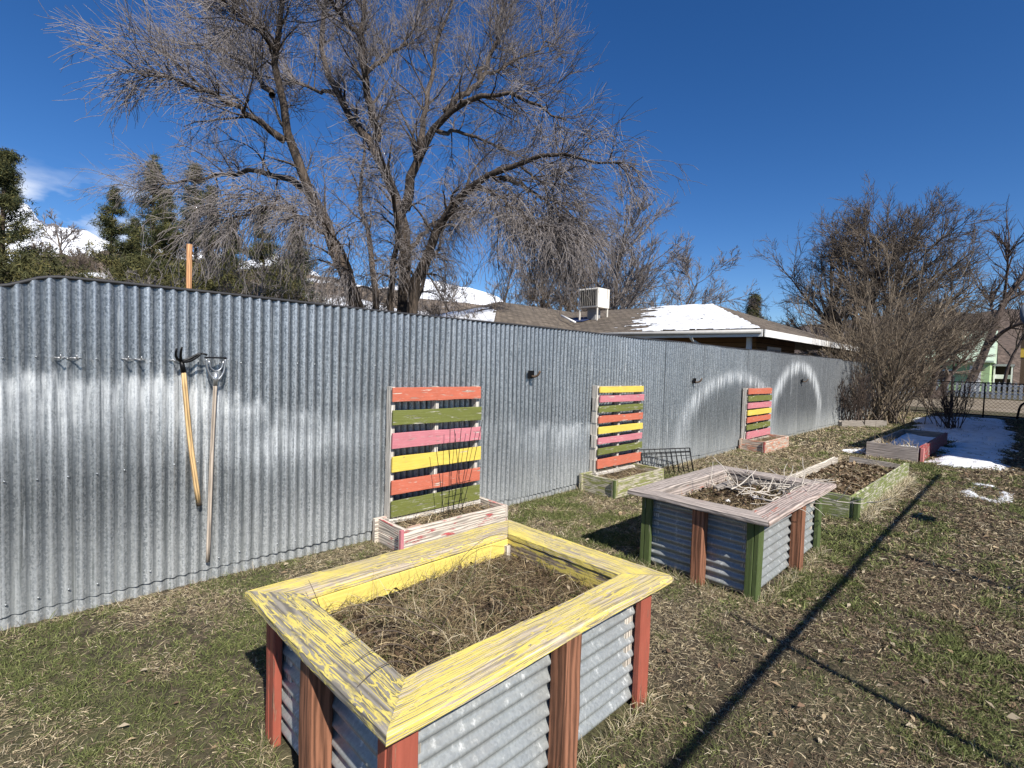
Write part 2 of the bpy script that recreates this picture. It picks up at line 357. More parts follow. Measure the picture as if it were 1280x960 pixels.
# ---- mountains and hill
def sweep(name, prof, D0, D1, D2, mat, nu, nrow, amp, fr, u0, u1, kind='structure'):
    us = np.linspace(u0, u1, nu); pu, pv = zip(*prof); V = []
    vs = np.interp(us, pu, pv)
    for r in range(nrow):
        s = r/(nrow-1)
        D = D0+(D2-D0)*s; peak = (D1-D0)/(D2-D0)
        for i, u in enumerate(us):
            H = max(0., zat(u, vs[i], D1))
            k = s/peak if s < peak else (1-s)/(1-peak)
            k = max(0, k); pos = D*(FWH+RT*(u-640)/F)
            nz_ = float(fbm(np.array([pos[0]*fr+40]), np.array([pos[1]*fr+40]), 5)[0])-.48
            z = H*(k**.85)*(1+amp*nz_*(1.6 if k < .97 else .5)) - 2*(1-min(1, k*8))
            V.append((pos[0], pos[1], z))
    V = np.array(V); idx = np.arange(nrow*nu).reshape(nrow, nu)
    Q = np.stack([idx[:-1, :-1], idx[:-1, 1:], idx[1:, 1:], idx[1:, :-1]], -1).reshape(-1, 4)
    return tag(build_np(name, V, Q, mat, smooth=True), kind=kind)
t = NT('snowy_mountain', .8); c = t.coord(); n1 = t.noise(c, .012, 8, .7)
nrm = t.n('SeparateXYZ', {0: t.n('NewGeometry', out=1)}, out=2)
t.set(color=t.mix(t.mapr(t.math('ADD', n1, t.math('MULTIPLY', nrm, .1)), .40, .50), (.16, .15, .15), (.86, .88, .92))); t.bump(n1, .6, 30)
sweep('mountain', [(-500, 270), (-100, 268), (0, 266), (35, 264), (70, 282), (110, 294), (190, 316), (300, 322), (340, 322), (400, 345), (470, 360), (530, 352), (565, 354), (600, 374), (660, 396), (700, 405), (800, 440), (1500, 478)], 1500, 2600, 3600, t.m, 220, 26, .38, .006, -600, 1000)
t = NT('scrub_hillside', .95); c = t.coord(); n1 = t.noise(c, .25, 7, .7); n2 = t.noise(c, .045, 5)
cl = t.mix(t.mapr(n1, .38, .62), (.07, .055, .04), (.22, .17, .125)); cl = t.mix(t.mapr(n2, .55, .63, 0, .9), cl, (.75, .77, .8)); t.set(color=cl); t.bump(n1, 1, .6)
sweep('hillside', [(-500, 300), (0, 322), (60, 322), (100, 322), (190, 328), (250, 334), (300, 342), (340, 340), (400, 352), (470, 362), (520, 370), (600, 378), (700, 402), (800, 440), (1200, 470)], 45, 115, 230, t.m, 160, 24, .35, .08, -500, 900)

sweep('far_hillside', [(850, 455), (930, 425), (1000, 408), (1100, 396), (1200, 392), (1300, 386), (1500, 380), (1900, 376)], 110, 210, 400, bark('brown_woodland', (.05, .036, .027), (.17, .125, .095), .5), 90, 18, .3, .03, 850, 1900)
# ---- corrugated metal fence
PW = .068; AMP = .0105
def galv(name, stain):
    t = NT(name, .5); c = t.coord(); xyz = t.n('SeparateXYZ', {0: c}); X = xyz; Z = xyz.node.outputs[2]
    A = lambda a, b: t.math('ADD', a, b); Mu = lambda a, b: t.math('MULTIPLY', a, b)
    spg = t.n('SeparateXYZ', {0: t.n('TexVoronoi', {'Vector': t.map(c, (1, 1, .7)), 'Scale': 120}, out=1)})
    st1 = t.noise(t.map(c, (13, 1, .55)), 1, 7, .65); st2 = t.noise(t.map(c, (46, 1, 1.0)), 1, 7, .72); fine = t.noise(c, 260, 4, .75)
    st3 = t.noise(t.map(c, (90, 1, 6)), 1, 5, .7)
    big = t.noise(t.map(c, (.7, 1, 1.5)), 1, 4)
    if stain == 'fence':
        base = t.mix(t.mapr(A(Mu(spg, .3), A(Mu(st2, .4), Mu(fine, .3))), .3, .68), (.175, .195, .208), (.57, .59, .595))
        ph = t.math('SINE', Mu(X, 2*PI/PW))                      # corrugation shading painted into the colour: dark valleys, highlights along the ridges
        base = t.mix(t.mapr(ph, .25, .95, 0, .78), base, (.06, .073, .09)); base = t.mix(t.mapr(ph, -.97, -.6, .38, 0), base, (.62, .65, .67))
        rnd = t.n('ObjectInfo', out=5)
        base = t.mix(t.mapr(rnd, 0, 1, 0, .34, False), base, (.17, .19, .21))
        wig = Mu(t.math('SUBTRACT', A(Mu(st2, .5), Mu(st1, .5)), .5), 1.5)
        zc = A(A(t.mapr(X, .5, 1.7, 1.44, 1.20), t.mapr(X, 2.4, 5.5, 0, -.38)), Mu(t.math('SUBTRACT', big, .5), .5))
        d = t.math('SUBTRACT', zc, A(Z, Mu(wig, .55)))                # depth below the splash line
        bandm = Mu(Mu(t.mapr(d, -.07, .06, 0, 1), t.mapr(d, .05, .75, 1, 0)), t.mapr(X, 5.2, 8.0, 1, 0))
        bandm = Mu(Mu(bandm, t.mapr(big, .32, .62, .3, .9)), t.mapr(X, 1.6, 2.8, 1, .6))
        bandm = Mu(bandm, Mu(t.mapr(st2, .32, .58, .35, 1), t.mapr(A(Mu(st3, .5), Mu(fine, .5)), .34, .56, .5, 1)))
        def arc(cx, a, z0, b, wd):
            ex = t.math('POWER', t.math('ABSOLUTE', t.math('DIVIDE', t.math('SUBTRACT', X, cx), a)), 2.0)
            ez = t.math('POWER', t.math('ABSOLUTE', t.math('DIVIDE', t.math('SUBTRACT', A(Z, Mu(wig, .42)), z0), b)), 2.0)
            r = t.math('SQRT', A(ex, ez))
            ring = Mu(t.mapr(t.math('ABSOLUTE', t.math('SUBTRACT', r, .97)), .0, wd, 1, 0), t.mapr(Z, z0-.75, z0+.45))
            return ring, t.mapr(r, .72, 1.0, 1, 0)
        r1, i1 = arc(10.3, 2.3, .4, 1.12, .20); r2_, i2 = arc(14.25, 1.95, .5, 1.29, .22)
        rings = t.math('MAXIMUM', Mu(r1, .8), r2_)
        base = t.mix(Mu(t.math('MAXIMUM', i1, i2), .45), base, (.13, .14, .145))
        m = t.math('MAXIMUM', bandm, Mu(rings, Mu(t.mapr(st2, .36, .62, .12, .85), t.mapr(st1, .34, .56, .45, 1))))
        streak = Mu(t.mapr(st2, .54, .70), t.mapr(st1, .42, .60, .05, .75))
        m = t.math('MAXIMUM', m, streak)
        low = t.mapr(Z, .0, 1.0, .55, 0)
        base = t.mix(Mu(low, t.mapr(st2, .35, .62, .25, 1)), base, (.40, .41, .39))
        dk = Mu(t.mapr(t.noise(t.map(c, (30, 1, .7)), 1, 6, .7), .52, .68), t.mapr(Z, .1, 1.5, .65, .2)); base = t.mix(dk, base, (.125, .14, .135))
        m = t.math('MAXIMUM', m, t.mapr(A(Mu(fine, .7), Mu(st3, .3)), .58, .67, 0, .6))
        base = t.mix(Mu(m, .8), base, (.70, .725, .73))
        t.set(metal=t.mapr(t.math('MAXIMUM', m, low), 0, .8, .72, .15), rough=t.mapr(m, 0, 1, .33, .65))
        t.set(color=base); t.bump(A(fine, Mu(spg, .6)), .2, .003)
    else:
        sh = t.noise(t.map(c, (1.2, 1.2, 9)), 1, 5); drip = t.noise(t.map(c, (26, 26, 2)), 1, 6, .7)
        base = t.mix(A(Mu(spg, .4), Mu(sh, .5)), (.22, .235, .235), (.42, .44, .43))
        base = t.mix(t.mapr(drip, .57, .70, 0, .7), base, (.70, .71, .70))
        base = t.mix(t.mapr(t.noise(c, 4, 5), .5, .75, 0, .5), base, (.27, .27, .26))
        t.set(metal=.35, rough=t.mapr(drip, .4, .7, .36, .6)); t.set(color=base); t.bump(A(fine, Mu(spg, .5)), .12, .003)
    return t.m
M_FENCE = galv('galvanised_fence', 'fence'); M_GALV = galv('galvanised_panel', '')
FY = 4.03
def top_z(x): return float(np.interp(x, [-2, -.5, 0, .08, .15, .23, .4, 18.2, 18.6, 40], [1.88, 1.905, 1.953, 1.988, 2.02, 2.034, 2.036, 2.036, 2.0, 1.99]))+.004*math.sin(x*1.7)
fence = thing('corrugated_fence', 'long silver corrugated metal fence with pale water stains running along the lawn', 'fence', (0, FY, 0))
x = -1.42; k = 0
rngf = np.random.default_rng(5)
while x < 22.5:
    n_w = 10; W_ = PW*n_w; sub = 10 if x < 8 else 6; nx = n_w*sub+sub//2; dy = rngf.normal(0, .0008); tilt = rngf.normal(0, .0003); zb = .075+rngf.normal(0, .006)
    V = []; nz_ = 7
    for i in range(nx+1):
        xx = x+i*PW/sub
        for j in range(nz_):
            s_ = j/(nz_-1); zt = top_z(xx); z = zb+(zt-zb)*s_
            bul = .004*math.sin(xx*2.1+z*2.7)+.003*math.sin(xx*6.3+z*5)
            V.append((xx, FY+AMP*math.sin(2*PI*xx/PW)+dy+tilt*j+bul-(.003 if i < sub//2 else 0), z))
    idx = np.arange((nx+1)*nz_).reshape(nx+1, nz_); Q = np.stack([idx[:-1, :-1], idx[1:, :-1], idx[1:, 1:], idx[:-1, 1:]], -1).reshape(-1, 4)
    V = np.array(V); sv = []; sq = []
    o0 = len(V)
    for zz in (1.56, .86, .16):                    # screw heads on every second crest
        for q in range(0, n_w, 2 if x < 9 else 5):
            xx = x+(q+.75)*PW; 
            if rngf.random() < .25: continue
            yy = FY-AMP+dy-.006; zj = zz+rngf.normal(0, .006); r_ = .0065
            b = o0+len(sv); ring = [(xx+r_*math.cos(a), yy+.005, zj+r_*math.sin(a)) for a in np.arange(4)*PI/2+.4]
            ring2 = [(xx+r_*.8*math.cos(a), yy-.002, zj+r_*.8*math.sin(a)) for a in np.arange(4)*PI/2+.4]
            sv += ring+ring2; sq += [[b+4, b+5, b+6, b+7]]+[[b+i, b+(i+1) % 4, b+4+(i+1) % 4, b+4+i] for i in range(4)]
    V = np.concatenate([V, np.array(sv)]) if sv else V; Q = np.concatenate([Q, np.array(sq)]) if sq else Q
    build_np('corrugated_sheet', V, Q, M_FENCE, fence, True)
    x += W_
V = []; xs = np.arange(-1.42, 22.7, PW/8)
for xx in xs:
    for z in (-.05, .04, .105): V.append((xx, FY+.016+.8*AMP*math.sin(2*PI*xx/PW), z))
idx = np.arange(len(V)).reshape(-1, 3); Q = np.stack([idx[:-1, :-1], idx[1:, :-1], idx[1:, 1:], idx[:-1, 1:]], -1).reshape(-1, 4)
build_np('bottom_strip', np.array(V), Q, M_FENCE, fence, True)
mb = MB(); mb.tube([(xx, FY, top_z(xx)+.004) for xx in np.r_[np.arange(-1.42, .6, .04), np.arange(.6, 22.6, .3)]], .011, 6); build(mb, 'edge_trim', plain('dark_edge_trim', (.035, .035, .037), .6), fence, True)
for zz in (.5, 1.5):
    mb = MB(); mb.box((-1.42, FY+.03, zz), (22.5, FY+.07, zz+.09)); build(mb, 'rail', wood('grey_timber', (.27, .24, .21)), fence)

# ================================================================== TIMBER BITS
GREYW = (.36, .315, .27); CEDAR = (.235, .105, .06); PINKGREY = (.40, .335, .295)
YEL = (.74, .60, .15); ORG = (.53, .15, .09); RED = (.52, .10, .065); OLV = (.155, .17, .045); PNK = (.55, .20, .225); SLATY = (.70, .53, .10); GRN = (.085, .115, .04)
M = dict(
    cap_front=wood('yellow_cap_front', (.46, .385, .285), YEL, .60, True), cap_left=wood('yellow_cap_left', (.25, .225, .185), YEL, .69, True),
    cap_back=wood('yellow_cap_back', (.44, .365, .275), YEL, .60, True), cap_right=wood('yellow_cap_right', (.38, .32, .25), YEL, .53, True),
    yel=wood('yellow_board', (.40, .33, .25), YEL, .14), yelw=wood('yellow_board_worn', (.27, .215, .16), YEL, .55),
    redpost=wood('red_post', (.30, .15, .10), (.35, .095, .062), .36), cedar=wood('cedar_post', CEDAR), redpost2=wood('orange_red_post', (.3, .15, .1), (.58, .12, .065), .12),
    grey=wood('grey_timber', (.27, .24, .21)), pale=wood('pale_timber', (.50, .45, .38)), pinkgrey=wood('pink_grey_timber', PINKGREY, (.55, .17, .10), .72),
    pinkcap=wood('weathered_cap', (.38, .325, .285), (.50, .17, .11), .84), redge=wood('red_edged_cap', (.42, .34, .295), (.52, .15, .09), .70),
    grn=wood('green_post', (.30, .29, .21), GRN, .30), grnw=wood('worn_green_board', (.42, .40, .30), (.19, .22, .075), .5),
    boxpink=wood('worn_red_box', (.58, .51, .43), (.46, .085, .09), .66), boxgrn=wood('worn_green_box', (.45, .41, .31), (.24, .25, .09), .55), boxsal=wood('worn_salmon_box', (.50, .42, .34), (.55, .26, .17), .55),
    s_org=wood('orange_slat', (.58, .48, .40), ORG, .33, dirt=.6), s_olv=wood('olive_slat', (.45, .43, .33), OLV, .36, dirt=.6), s_pnk=wood('pink_slat', (.58, .48, .43), PNK, .33, dirt=.7), s_yel=wood('yellow_slat', (.55, .47, .34), SLATY, .30, dirt=.5),
    pallet=wood('pallet_timber', (.56, .52, .46)), maroon=wood('maroon_board', (.32, .25, .22), (.30, .06, .055), .45), pinkpost=wood('pink_post', (.5, .4, .36), (.62, .22, .20), .3))
ML = dict(org='orange', olv='olive green', pnk='pink', yel='yellow')
t = NT('garden_soil', .95); c = t.coord(); n1 = t.noise(c, 22, 7, .7); t.set(color=t.mix(t.mapr(n1, .35, .65), (.028, .020, .013), (.10, .072, .048))); t.bump(n1, 1, .03); M_SOIL = t.m
STRAW = [(.40, .32, .19), (.30, .23, .13), (.19, .135, .08), (.10, .07, .045), (.50, .43, .30), (.085, .11, .03)]
M_DRY = attr_mat('dry_stems')
def soil(parent, x0, x1, y0, y1, z, amp=.04, name='soil'):
    nx, ny = 26, 18; X, Y = np.meshgrid(np.linspace(x0, x1, nx), np.linspace(y0, y1, ny)); Z = z+amp*(fbm(X*4+3, Y*4+9)*2-1)
    idx = np.arange(nx*ny).reshape(ny, nx); Q = np.stack([idx[:-1, :-1], idx[:-1, 1:], idx[1:, 1:], idx[1:, :-1]], -1).reshape(-1, 4)
    return build_np(name, np.stack([X, Y, Z], -1).reshape(-1, 3), Q, M_SOIL, parent, True)
def tangle(name, label, x0, x1, y0, y1, z, n, L, W, weights, seed, upr=.35, droop=1.2, cat='dry weeds', hz=.03, cull=None):
    rng = np.random.default_rng(seed); b = np.c_[rng.uniform(x0, x1, n), rng.uniform(y0, y1, n), np.zeros(n)]
    dens = fbm(b[:, 0]*3.1+seed, b[:, 1]*3.1) ; b = b[dens > (.38 if cull is None else cull)]; n = len(b); b[:, 2] = z+rng.uniform(-.01, hz, n)
    d = rng.normal(0, 1, (n, 3)); d[:, 2] = np.abs(d[:, 2])*upr+.12
    pick = rng.choice(len(STRAW), n, p=np.array(weights)/sum(weights))
    V, Q, Cc = ribbons(b, d, rng.uniform(L[0], L[1], n), rng.uniform(W[0], W[1], n), STRAW, pick, droop, 5, .5, rng)
    V[:, 0] = np.clip(V[:, 0], x0-.01, x1+.01); V[:, 1] = np.clip(V[:, 1], y0-.01, y1+.01)
    return tag(build_np(name, V, Q, M_DRY, col=Cc, loc=((x0+x1)/2, (y0+y1)/2, z)), label, cat, None, 'stuff')

# ---------------------------------------------------------------- tall corrugated planters
def tall_planter(label, x0, x1, y0, y1, h, ov, caps, inner, cpost, mposts, soilz, capw=.178, cedge=None):
    t = thing('raised_planter', label, 'planter', ((x0+x1)/2, (y0+y1)/2, 0), 'tall corrugated planters on posts')
    CT = .038; zc = h-CT; P = .088; a0, a1, b0, b1 = x0+ov, x1-ov, y0+ov, y1-ov
    # mitred caps, front (-y), back (+y), left (-x), right (+x)
    for key, o, ax, ay, L in (('front', (x0, y0, zc), (1, 0, 0), (0, 1, 0), x1-x0), ('right', (x1, y0, zc), (0, 1, 0), (-1, 0, 0), y1-y0), ('back', (x1, y1, zc), (-1, 0, 0), (0, -1, 0), x1-x0), ('left', (x0, y1, zc), (0, -1, 0), (1, 0, 0), y1-y0)):
        mb = MB(); mb.board(np.array(o)+np.array(ax)*.001, ax, ay, L-.002, capw, CT, 1, -1, ch=.006, jit=.0022, seg=16); build(mb, 'cap_board', M[caps[key]], t)
    g = .05; ih = .092
    xi0, xi1, yi0, yi1 = x0+capw-.003, x1-capw+.003, y0+capw-.003, y1-capw+.003; tk = .034
    for key, a, b in (('front', (xi0-tk, yi0-tk, zc-ih), (xi1+tk, yi0, zc-.002)), ('back', (xi0-tk, yi1, zc-ih), (xi1+tk, yi1+tk, zc-.002)), ('left', (xi0-tk, yi0+.001, zc-ih), (xi0, yi1-.001, zc-.002)), ('right', (xi1, yi0+.001, zc-ih), (xi1+tk, yi1-.001, zc-.002))):
        mb = MB(); mb.box(a, b, ch=.003); build(mb, 'inner_board', M[inner[key]], t)
    for (px, py) in ((a0, b0), (a1-P, b0), (a0, b1-P), (a1-P, b1-P)):
        mb = MB(); th = .036; yl = py if py < (b0+b1)/2 else py+P-th; xl = px if px < (a0+a1)/2 else px+P-th
        mb.board((px, yl, -.06), (0, 0, 1), (1, 0, 0), zc+.06-.002, P, th, ch=.005, jit=.0015)
        mb.board((xl, py+(th+.002 if yl == py else 0), -.06), (0, 0, 1), (1, 0, 0), zc+.06-.004, th, P-th-.002, ch=.005, jit=.0015); build(mb, 'corner_post', M[cpost], t)
        sx = a0+.052 if xl == px else a1-.052-.085; sy_ = b0+.052 if yl == py else b1-.052-.085
        mb = MB(); mb.board((sx, sy_, .2), (0, 0, 1), (1, 0, 0), zc-ih-.2-.002+.06, .085, .085, ch=.006); build(mb, 'inner_stake', M['pale'], t)
    for (px, py) in mposts:
        mb = MB(); mb.board((px, py, -.06), (0, 0, 1), (1, 0, 0), zc+.06-.002, P, P, ch=.007, jit=.0025); build(mb, 'middle_post', M['cedar'], t)
    # corrugated side panels, waves running level
    pin = .050; nzs = 8*9; zz = np.linspace(.015, zc-.004, nzs); wv = .0125*np.sin(2*PI*zz/PW)
    for side in range(4):
        V = []
        ln = 12
        for i in range(ln+1):
            s = i/ln
            for z, q in zip(zz, wv):
                if side == 0: V.append((a0+.03+(a1-a0-.06)*s, b0+pin+q, z))
                if side == 1: V.append((a0+.03+(a1-a0-.06)*s, b1-pin+q, z))
                if side == 2: V.append((a0+pin+q, b0+.03+(b1-b0-.06)*s, z))
                if side == 3: V.append((a1-pin+q, b0+.03+(b1-b0-.06)*s, z))
        idx = np.arange(len(V)).reshape(ln+1, -1); Q = np.stack([idx[:-1, :-1], idx[1:, :-1], idx[1:, 1:], idx[:-1, 1:]], -1).reshape(-1, 4)
        build_np('corrugated_panel', np.array(V), Q, M_GALV, t, True)
    soil(t, a0+pin+.012, a1-pin-.012, b0+pin+.012, b1-pin-.012, soilz)
    return t, (a0+.10, a1-.10, b0+.10, b1-.10)
pl1, in1 = tall_planter('tall corrugated planter with peeling yellow top boards and red posts', .705, 2.252, 1.139, 2.258, .628, .065,
    dict(front='cap_front', right='cap_right', back='cap_back', left='cap_left'), dict(front='yelw', right='yelw', back='yel', left='yelw'), 'redpost', [(1.50, 1.162), (.728, 1.66), (1.45, 2.147), (2.141, 1.66)], .475)
pl2, in2 = tall_planter('tall corrugated planter with bare grey top boards, green corners and a brush pile', 3.597, 5.318, 1.152, 2.239, .616, .083,
    dict(front='redge', right='pinkcap', back='pinkcap', left='pinkcap'), dict(front='pinkgrey', right='grey', back='pinkgrey', left='pinkgrey'), 'grn', [(4.50, 1.193), (3.638, 1.615), (4.45, 2.110), (5.189, 1.65)], .47)
tangle('dry_weeds', 'matted dead weeds and straw filling the yellow-topped planter', *in1, .475, 13000, (.04, .18), (.0014, .0036), (1.2, 2.2, 4, 5, .5, 1.2), 3, .4, 1.5, cull=.3)
tangle('dry_weeds', 'pale clumps of standing dead grass in the yellow-topped planter', *in1, .48, 7000, (.06, .22), (.0014, .003), (4, 3, 1.5, .5, 2.5, 2), 5, .9, 1.5, cull=.50)
tangle('dry_weeds', 'dead leaves and stalks lying in the grey-topped planter', *in2, .47, 4200, (.05, .2), (.002, .005), (2, 3, 4, 4, .6, .8), 4, .25, 1.8, cull=.25)
def litter(name, label, x0, x1, y0, y1, z, n, seed, sz=(.008, .03), dark=1.0):
    rng = np.random.default_rng(seed); b = np.c_[rng.uniform(x0, x1, n), rng.uniform(y0, y1, n), z+rng.uniform(0, .05, n)]; a = rng.uniform(0, 2*PI, n); l = rng.uniform(*sz, n); wd = l*rng.uniform(.35, .75, n)
    d = np.c_[np.cos(a), np.sin(a), rng.normal(0, .45, n)]; q = np.c_[-np.sin(a), np.cos(a), rng.normal(0, .5, n)]; cu = (l*rng.uniform(.2, .6, n))[:, None]*np.array([0, 0, 1])
    P = np.stack([b-d*l[:, None], b-q*wd[:, None]+cu, b+d*l[:, None], b+q*wd[:, None]+cu], 1).reshape(-1, 3); F_ = np.arange(4*n).reshape(-1, 4)
    F3 = np.concatenate([F_[:, [0, 1, 2]], F_[:, [0, 2, 3]]]); pal = np.array([(.17, .115, .07), (.10, .065, .04), (.27, .20, .125), (.06, .042, .028), (.36, .29, .2)]); cc = pal[rng.integers(0, 5, n)]*rng.uniform(.6, 1.2, (n, 1))*dark
    return tag(build_np(name, P, F3, attr_mat('dry_leaves'), col=np.concatenate([cc, cc]), loc=((x0+x1)/2, (y0+y1)/2, z)), label, 'leaves', None, 'stuff')
litter('dead_leaves', 'crumpled brown leaves on the soil of the yellow-topped planter', *in1, .475, 500, 61, (.006, .02), .8)
litter('dead_leaves', 'crumpled brown leaves on the soil of the grey-topped planter', *in2, .475, 900, 62, (.008, .024), .9)
litter('dead_leaves', 'crumpled leaves on the soil of the mossy green bed', 6.7, 9.8, 1.33, 2.08, .12, 2600, 63, (.015, .045))
# tall dead stalks in the near planter
def stalks(name, label, lst, mat, group=None, cat='dry stalk'):
    for (P, r), lb in zip(lst, label if isinstance(label, list) else [label]*len(lst)):
        mb = MB(); mb.tube(resample(P, 9), list(np.linspace(r, r*.4, 9)), 4); o = build(mb, name, mat, None, True, loc=P[0]); tag(o, lb, cat, group)
M_STALK = plain('dark_stalk', (.10, .075, .055)); M_PSTALK = plain('pale_stick', (.50, .45, .385), var=.35, scale=20)
def arcp(a, b, h, n=6):
    a = np.array(a, float); b = np.array(b, float); return [a+(b-a)*s+np.array([0, 0, h*4*s*(1-s)]) for s in np.linspace(0, 1, n)]
stalks('dry_stalk', ['thin dark stalk arching over the back corner of the yellow planter', 'thin dark stalk leaning over the left inner edge of the yellow planter', 'short dark stem bent above the middle of the yellow planter', 'dark stem lying along the near side inside the yellow planter', 'long dark stem lying across the weeds in the yellow planter'],
    [(arcp((1.45, 1.95, .46), (2.08, 1.98, .62), .16), .0022), (arcp((.93, 1.95, .48), (.86, 1.99, .72), .02), .0025), (arcp((1.62, 1.85, .47), (1.75, 1.98, .66), .04), .002), (arcp((1.02, 1.42, .5), (1.85, 1.45, .53), .03), .004), (arcp((1.15, 1.55, .5), (1.75, 1.95, .55), .05), .003)], M_STALK)
stalks('cane_stem', 'thin dark cane poking out across the near left cap board',
    [(arcp((1.02+.06*i, 1.42+.05*i, .52), (.74+.03*i+.02*(i % 2), 1.36+.115*i, .637+.003*i), .075), .0034) for i in range(5)], M_STALK, 'thin canes over the cap board', 'dry stalk')
# brush pile
rngb = np.random.default_rng(21); bp = thing('brush_pile', 'pile of pale bare pruned branches on the far end of the grey planter', 'brush', (4.95, 1.5, .5))
n = 26; P0 = np.c_[rngb.uniform(4.3, 5.15, n), rngb.uniform(1.32, 1.8, n), rngb.uniform(.5, .60, n)]; D0 = norm(np.c_[rngb.normal(.35, .8, n), rngb.normal(-.1, .8, n), rngb.uniform(-.05, .3, n)])
A = grow(P0, D0, rngb.uniform(.25, .55, n), 7, .2, np.array([0, 0, -.05]), rngb); AR = taper(rngb.uniform(.005, .010, n), np.full(n, .003), n, 7); A[:, :, 2] = np.maximum(A[:, :, 2], .495)
p, d, r, tt = kids(A, AR, 3, .2, .95, (.4, 1), rngb, .15); Bq = grow(p, d, rngb.uniform(.1, .26, len(p)), 5, .2, np.array([0, 0, 0.]), rngb)
for i in range(n): build_np('branch', *merge([tubes(A[i:i+1], AR[i:i+1], 5), tubes(Bq[3*i:3*i+3], taper(np.full(3, .0045), np.full(3, .002), 3, 5), 4)]), M_PSTALK, bp, True)
mb = MB(); mb.board((4.62, 1.93, .50), (.75, -.32, .2), (.3, .9, .1), .2, .06, .035); mb.board((4.78, 1.98, .47), (-.3, -1, .45), (1, 0, 0), .36, .09, .02); tag(build(mb, 'timber_offcut', M['grey'], loc=(4.7, 1.95, .5)), 'grey plank offcuts propped in the far corner of the grey planter', 'plank')
for i, (q, lb) in enumerate((((4.33, 1.72, .505), 'small white crumpled scrap on the soil of the grey planter'), ((4.62, 1.6, .515), 'white curled plastic scrap beside the brush pile'))):
    bm = bmesh.new(); bmesh.ops.create_icosphere(bm, subdivisions=2, radius=.022)
    for v in bm.verts: v.co *= 1+random.uniform(-.3, .3); v.co.z *= .7; v.co.x *= 1+.9*i
    me = bpy.data.meshes.new('paper_scrap'); bm.to_mesh(me); bm.free(); o = finish(me, 'paper_scrap', plain('white_scrap', (.75, .73, .70)), None, False); o.location = q; tag(o, lb, 'litter')

# ---------------------------------------------------------------- pallets and troughs by the fence
def pallet(label, x0, x1, z0, z1, slats, yb=4.008, depth=.108, rag=0):
    yf = yb-depth; t = thing('wooden_pallet', label, 'pallet', ((x0+x1)/2, yb-.05, z0), 'painted pallets standing against the metal fence')
    TH = .018
    for i, s in enumerate((0, .485, 1)):
        xx = x0+(x1-x0-.04)*s; mb = MB()
        if i == 0 and rag:                               # ragged natural edge on the outer stringer
            for k in range(7):
                za = z0+(z1-z0)*k/7; zb_ = z0+(z1-z0)*(k+1)/7; dd = [.0, .012, -.01, .02, .002, -.012, .006][k]
                mb.board((xx-.012+dd*.4, yf+TH+.001, za), (0, 0, 1), (1, 0, 0), zb_-za, .05, depth-TH+dd, ch=.008)
        else: mb.board((xx, yf+TH+.001, z0), (0, 0, 1), (1, 0, 0), z1-z0, .04, depth-TH-.004, ch=.004)
        build(mb, 'stringer', M['pallet'], t)
    for (za, zb_, c_) in slats:
        mb = MB(); j = random.uniform(-.008, .008); tl = random.uniform(-.008, .008)
        mb.board((x0-.003+j, yf, za), (1, 0, tl), (0, 0, 1), x1-x0+.006+j, zb_-za, -TH if False else TH, ch=.003, jit=.002, seg=10); 
        for q in range(len(mb.v)):
            pass
        build(mb, 'slat', M['s_'+c_], t, label=ML[c_]+' painted slat')
    for (za, zb_, c_) in slats:
        mb = MB(); mb.board((x0, yb-.003, za+.012), (1, 0, 0), (0, 0, 1), x1-x0, .07, .014, ch=.003); build(mb, 'back_slat', M['grey'], t)
    mb = MB(); mb.board((x0-.02, yf-.012, z0-.045), (1, 0, 0), (0, 1, 0), x1-x0+.05, .10, .04); build(mb, 'bottom_board', M['pallet'], t)
    return t
pallet('large pallet of six painted slats, orange on top, above the red-flaked trough', 2.41, 3.435, .205, 1.372, [(1.245, 1.368, 'org'), (1.035, 1.168, 'olv'), (.83, .965, 'pnk'), (.62, .755, 'yel'), (.415, .545, 'org'), (.212, .362, 'olv')])
s8 = [(1.262, 1.345), (1.135, 1.225), (1.0, 1.088), (.862, .955), (.722, .812), (.585, .67), (.44, .53), (.262, .388)]
mb = MB(); mb.add([(2.50, 3.8935, 1.112), (2.56, 3.8935, 1.128), (2.70, 3.8935, 1.116), (2.74, 3.8935, 1.104), (2.60, 3.8935, 1.100), (2.50, 3.895, 1.112), (2.56, 3.895, 1.128), (2.70, 3.895, 1.116), (2.74, 3.895, 1.104), (2.60, 3.895, 1.100)], [[0, 1, 2, 3, 4], [9, 8, 7, 6, 5], [0, 5, 6, 1], [1, 6, 7, 2], [2, 7, 8, 3], [3, 8, 9, 4], [4, 9, 5, 0]])
_sl = [o for o in COL.objects if o.name.startswith('slat') and o.get('label', '').startswith('olive')][0]; build(mb, 'split', plain('dark_split', (.03, .025, .018)), _sl)
pallet('pallet of eight narrow painted slats, yellow on top, with a ragged side board', 5.49, 6.56, .21, 1.352, [(a, b, c) for (a, b), c in zip(s8, ['yel', 'pnk', 'olv', 'org', 'yel', 'pnk', 'olv', 'org'])], rag=1)
s7 = [(1.13, 1.25), (.985, 1.10), (.84, .955), (.70, .81), (.555, .665), (.405, .515), (.225, .365)]
pallet('farthest pallet of seven painted slats, with orange top and pink bottom slat', 10.56, 11.88, .205, 1.255, [(a, b, c) for (a, b), c in zip(s7, ['org', 'olv', 'pnk', 'yel', 'org', 'olv', 'pnk'])])
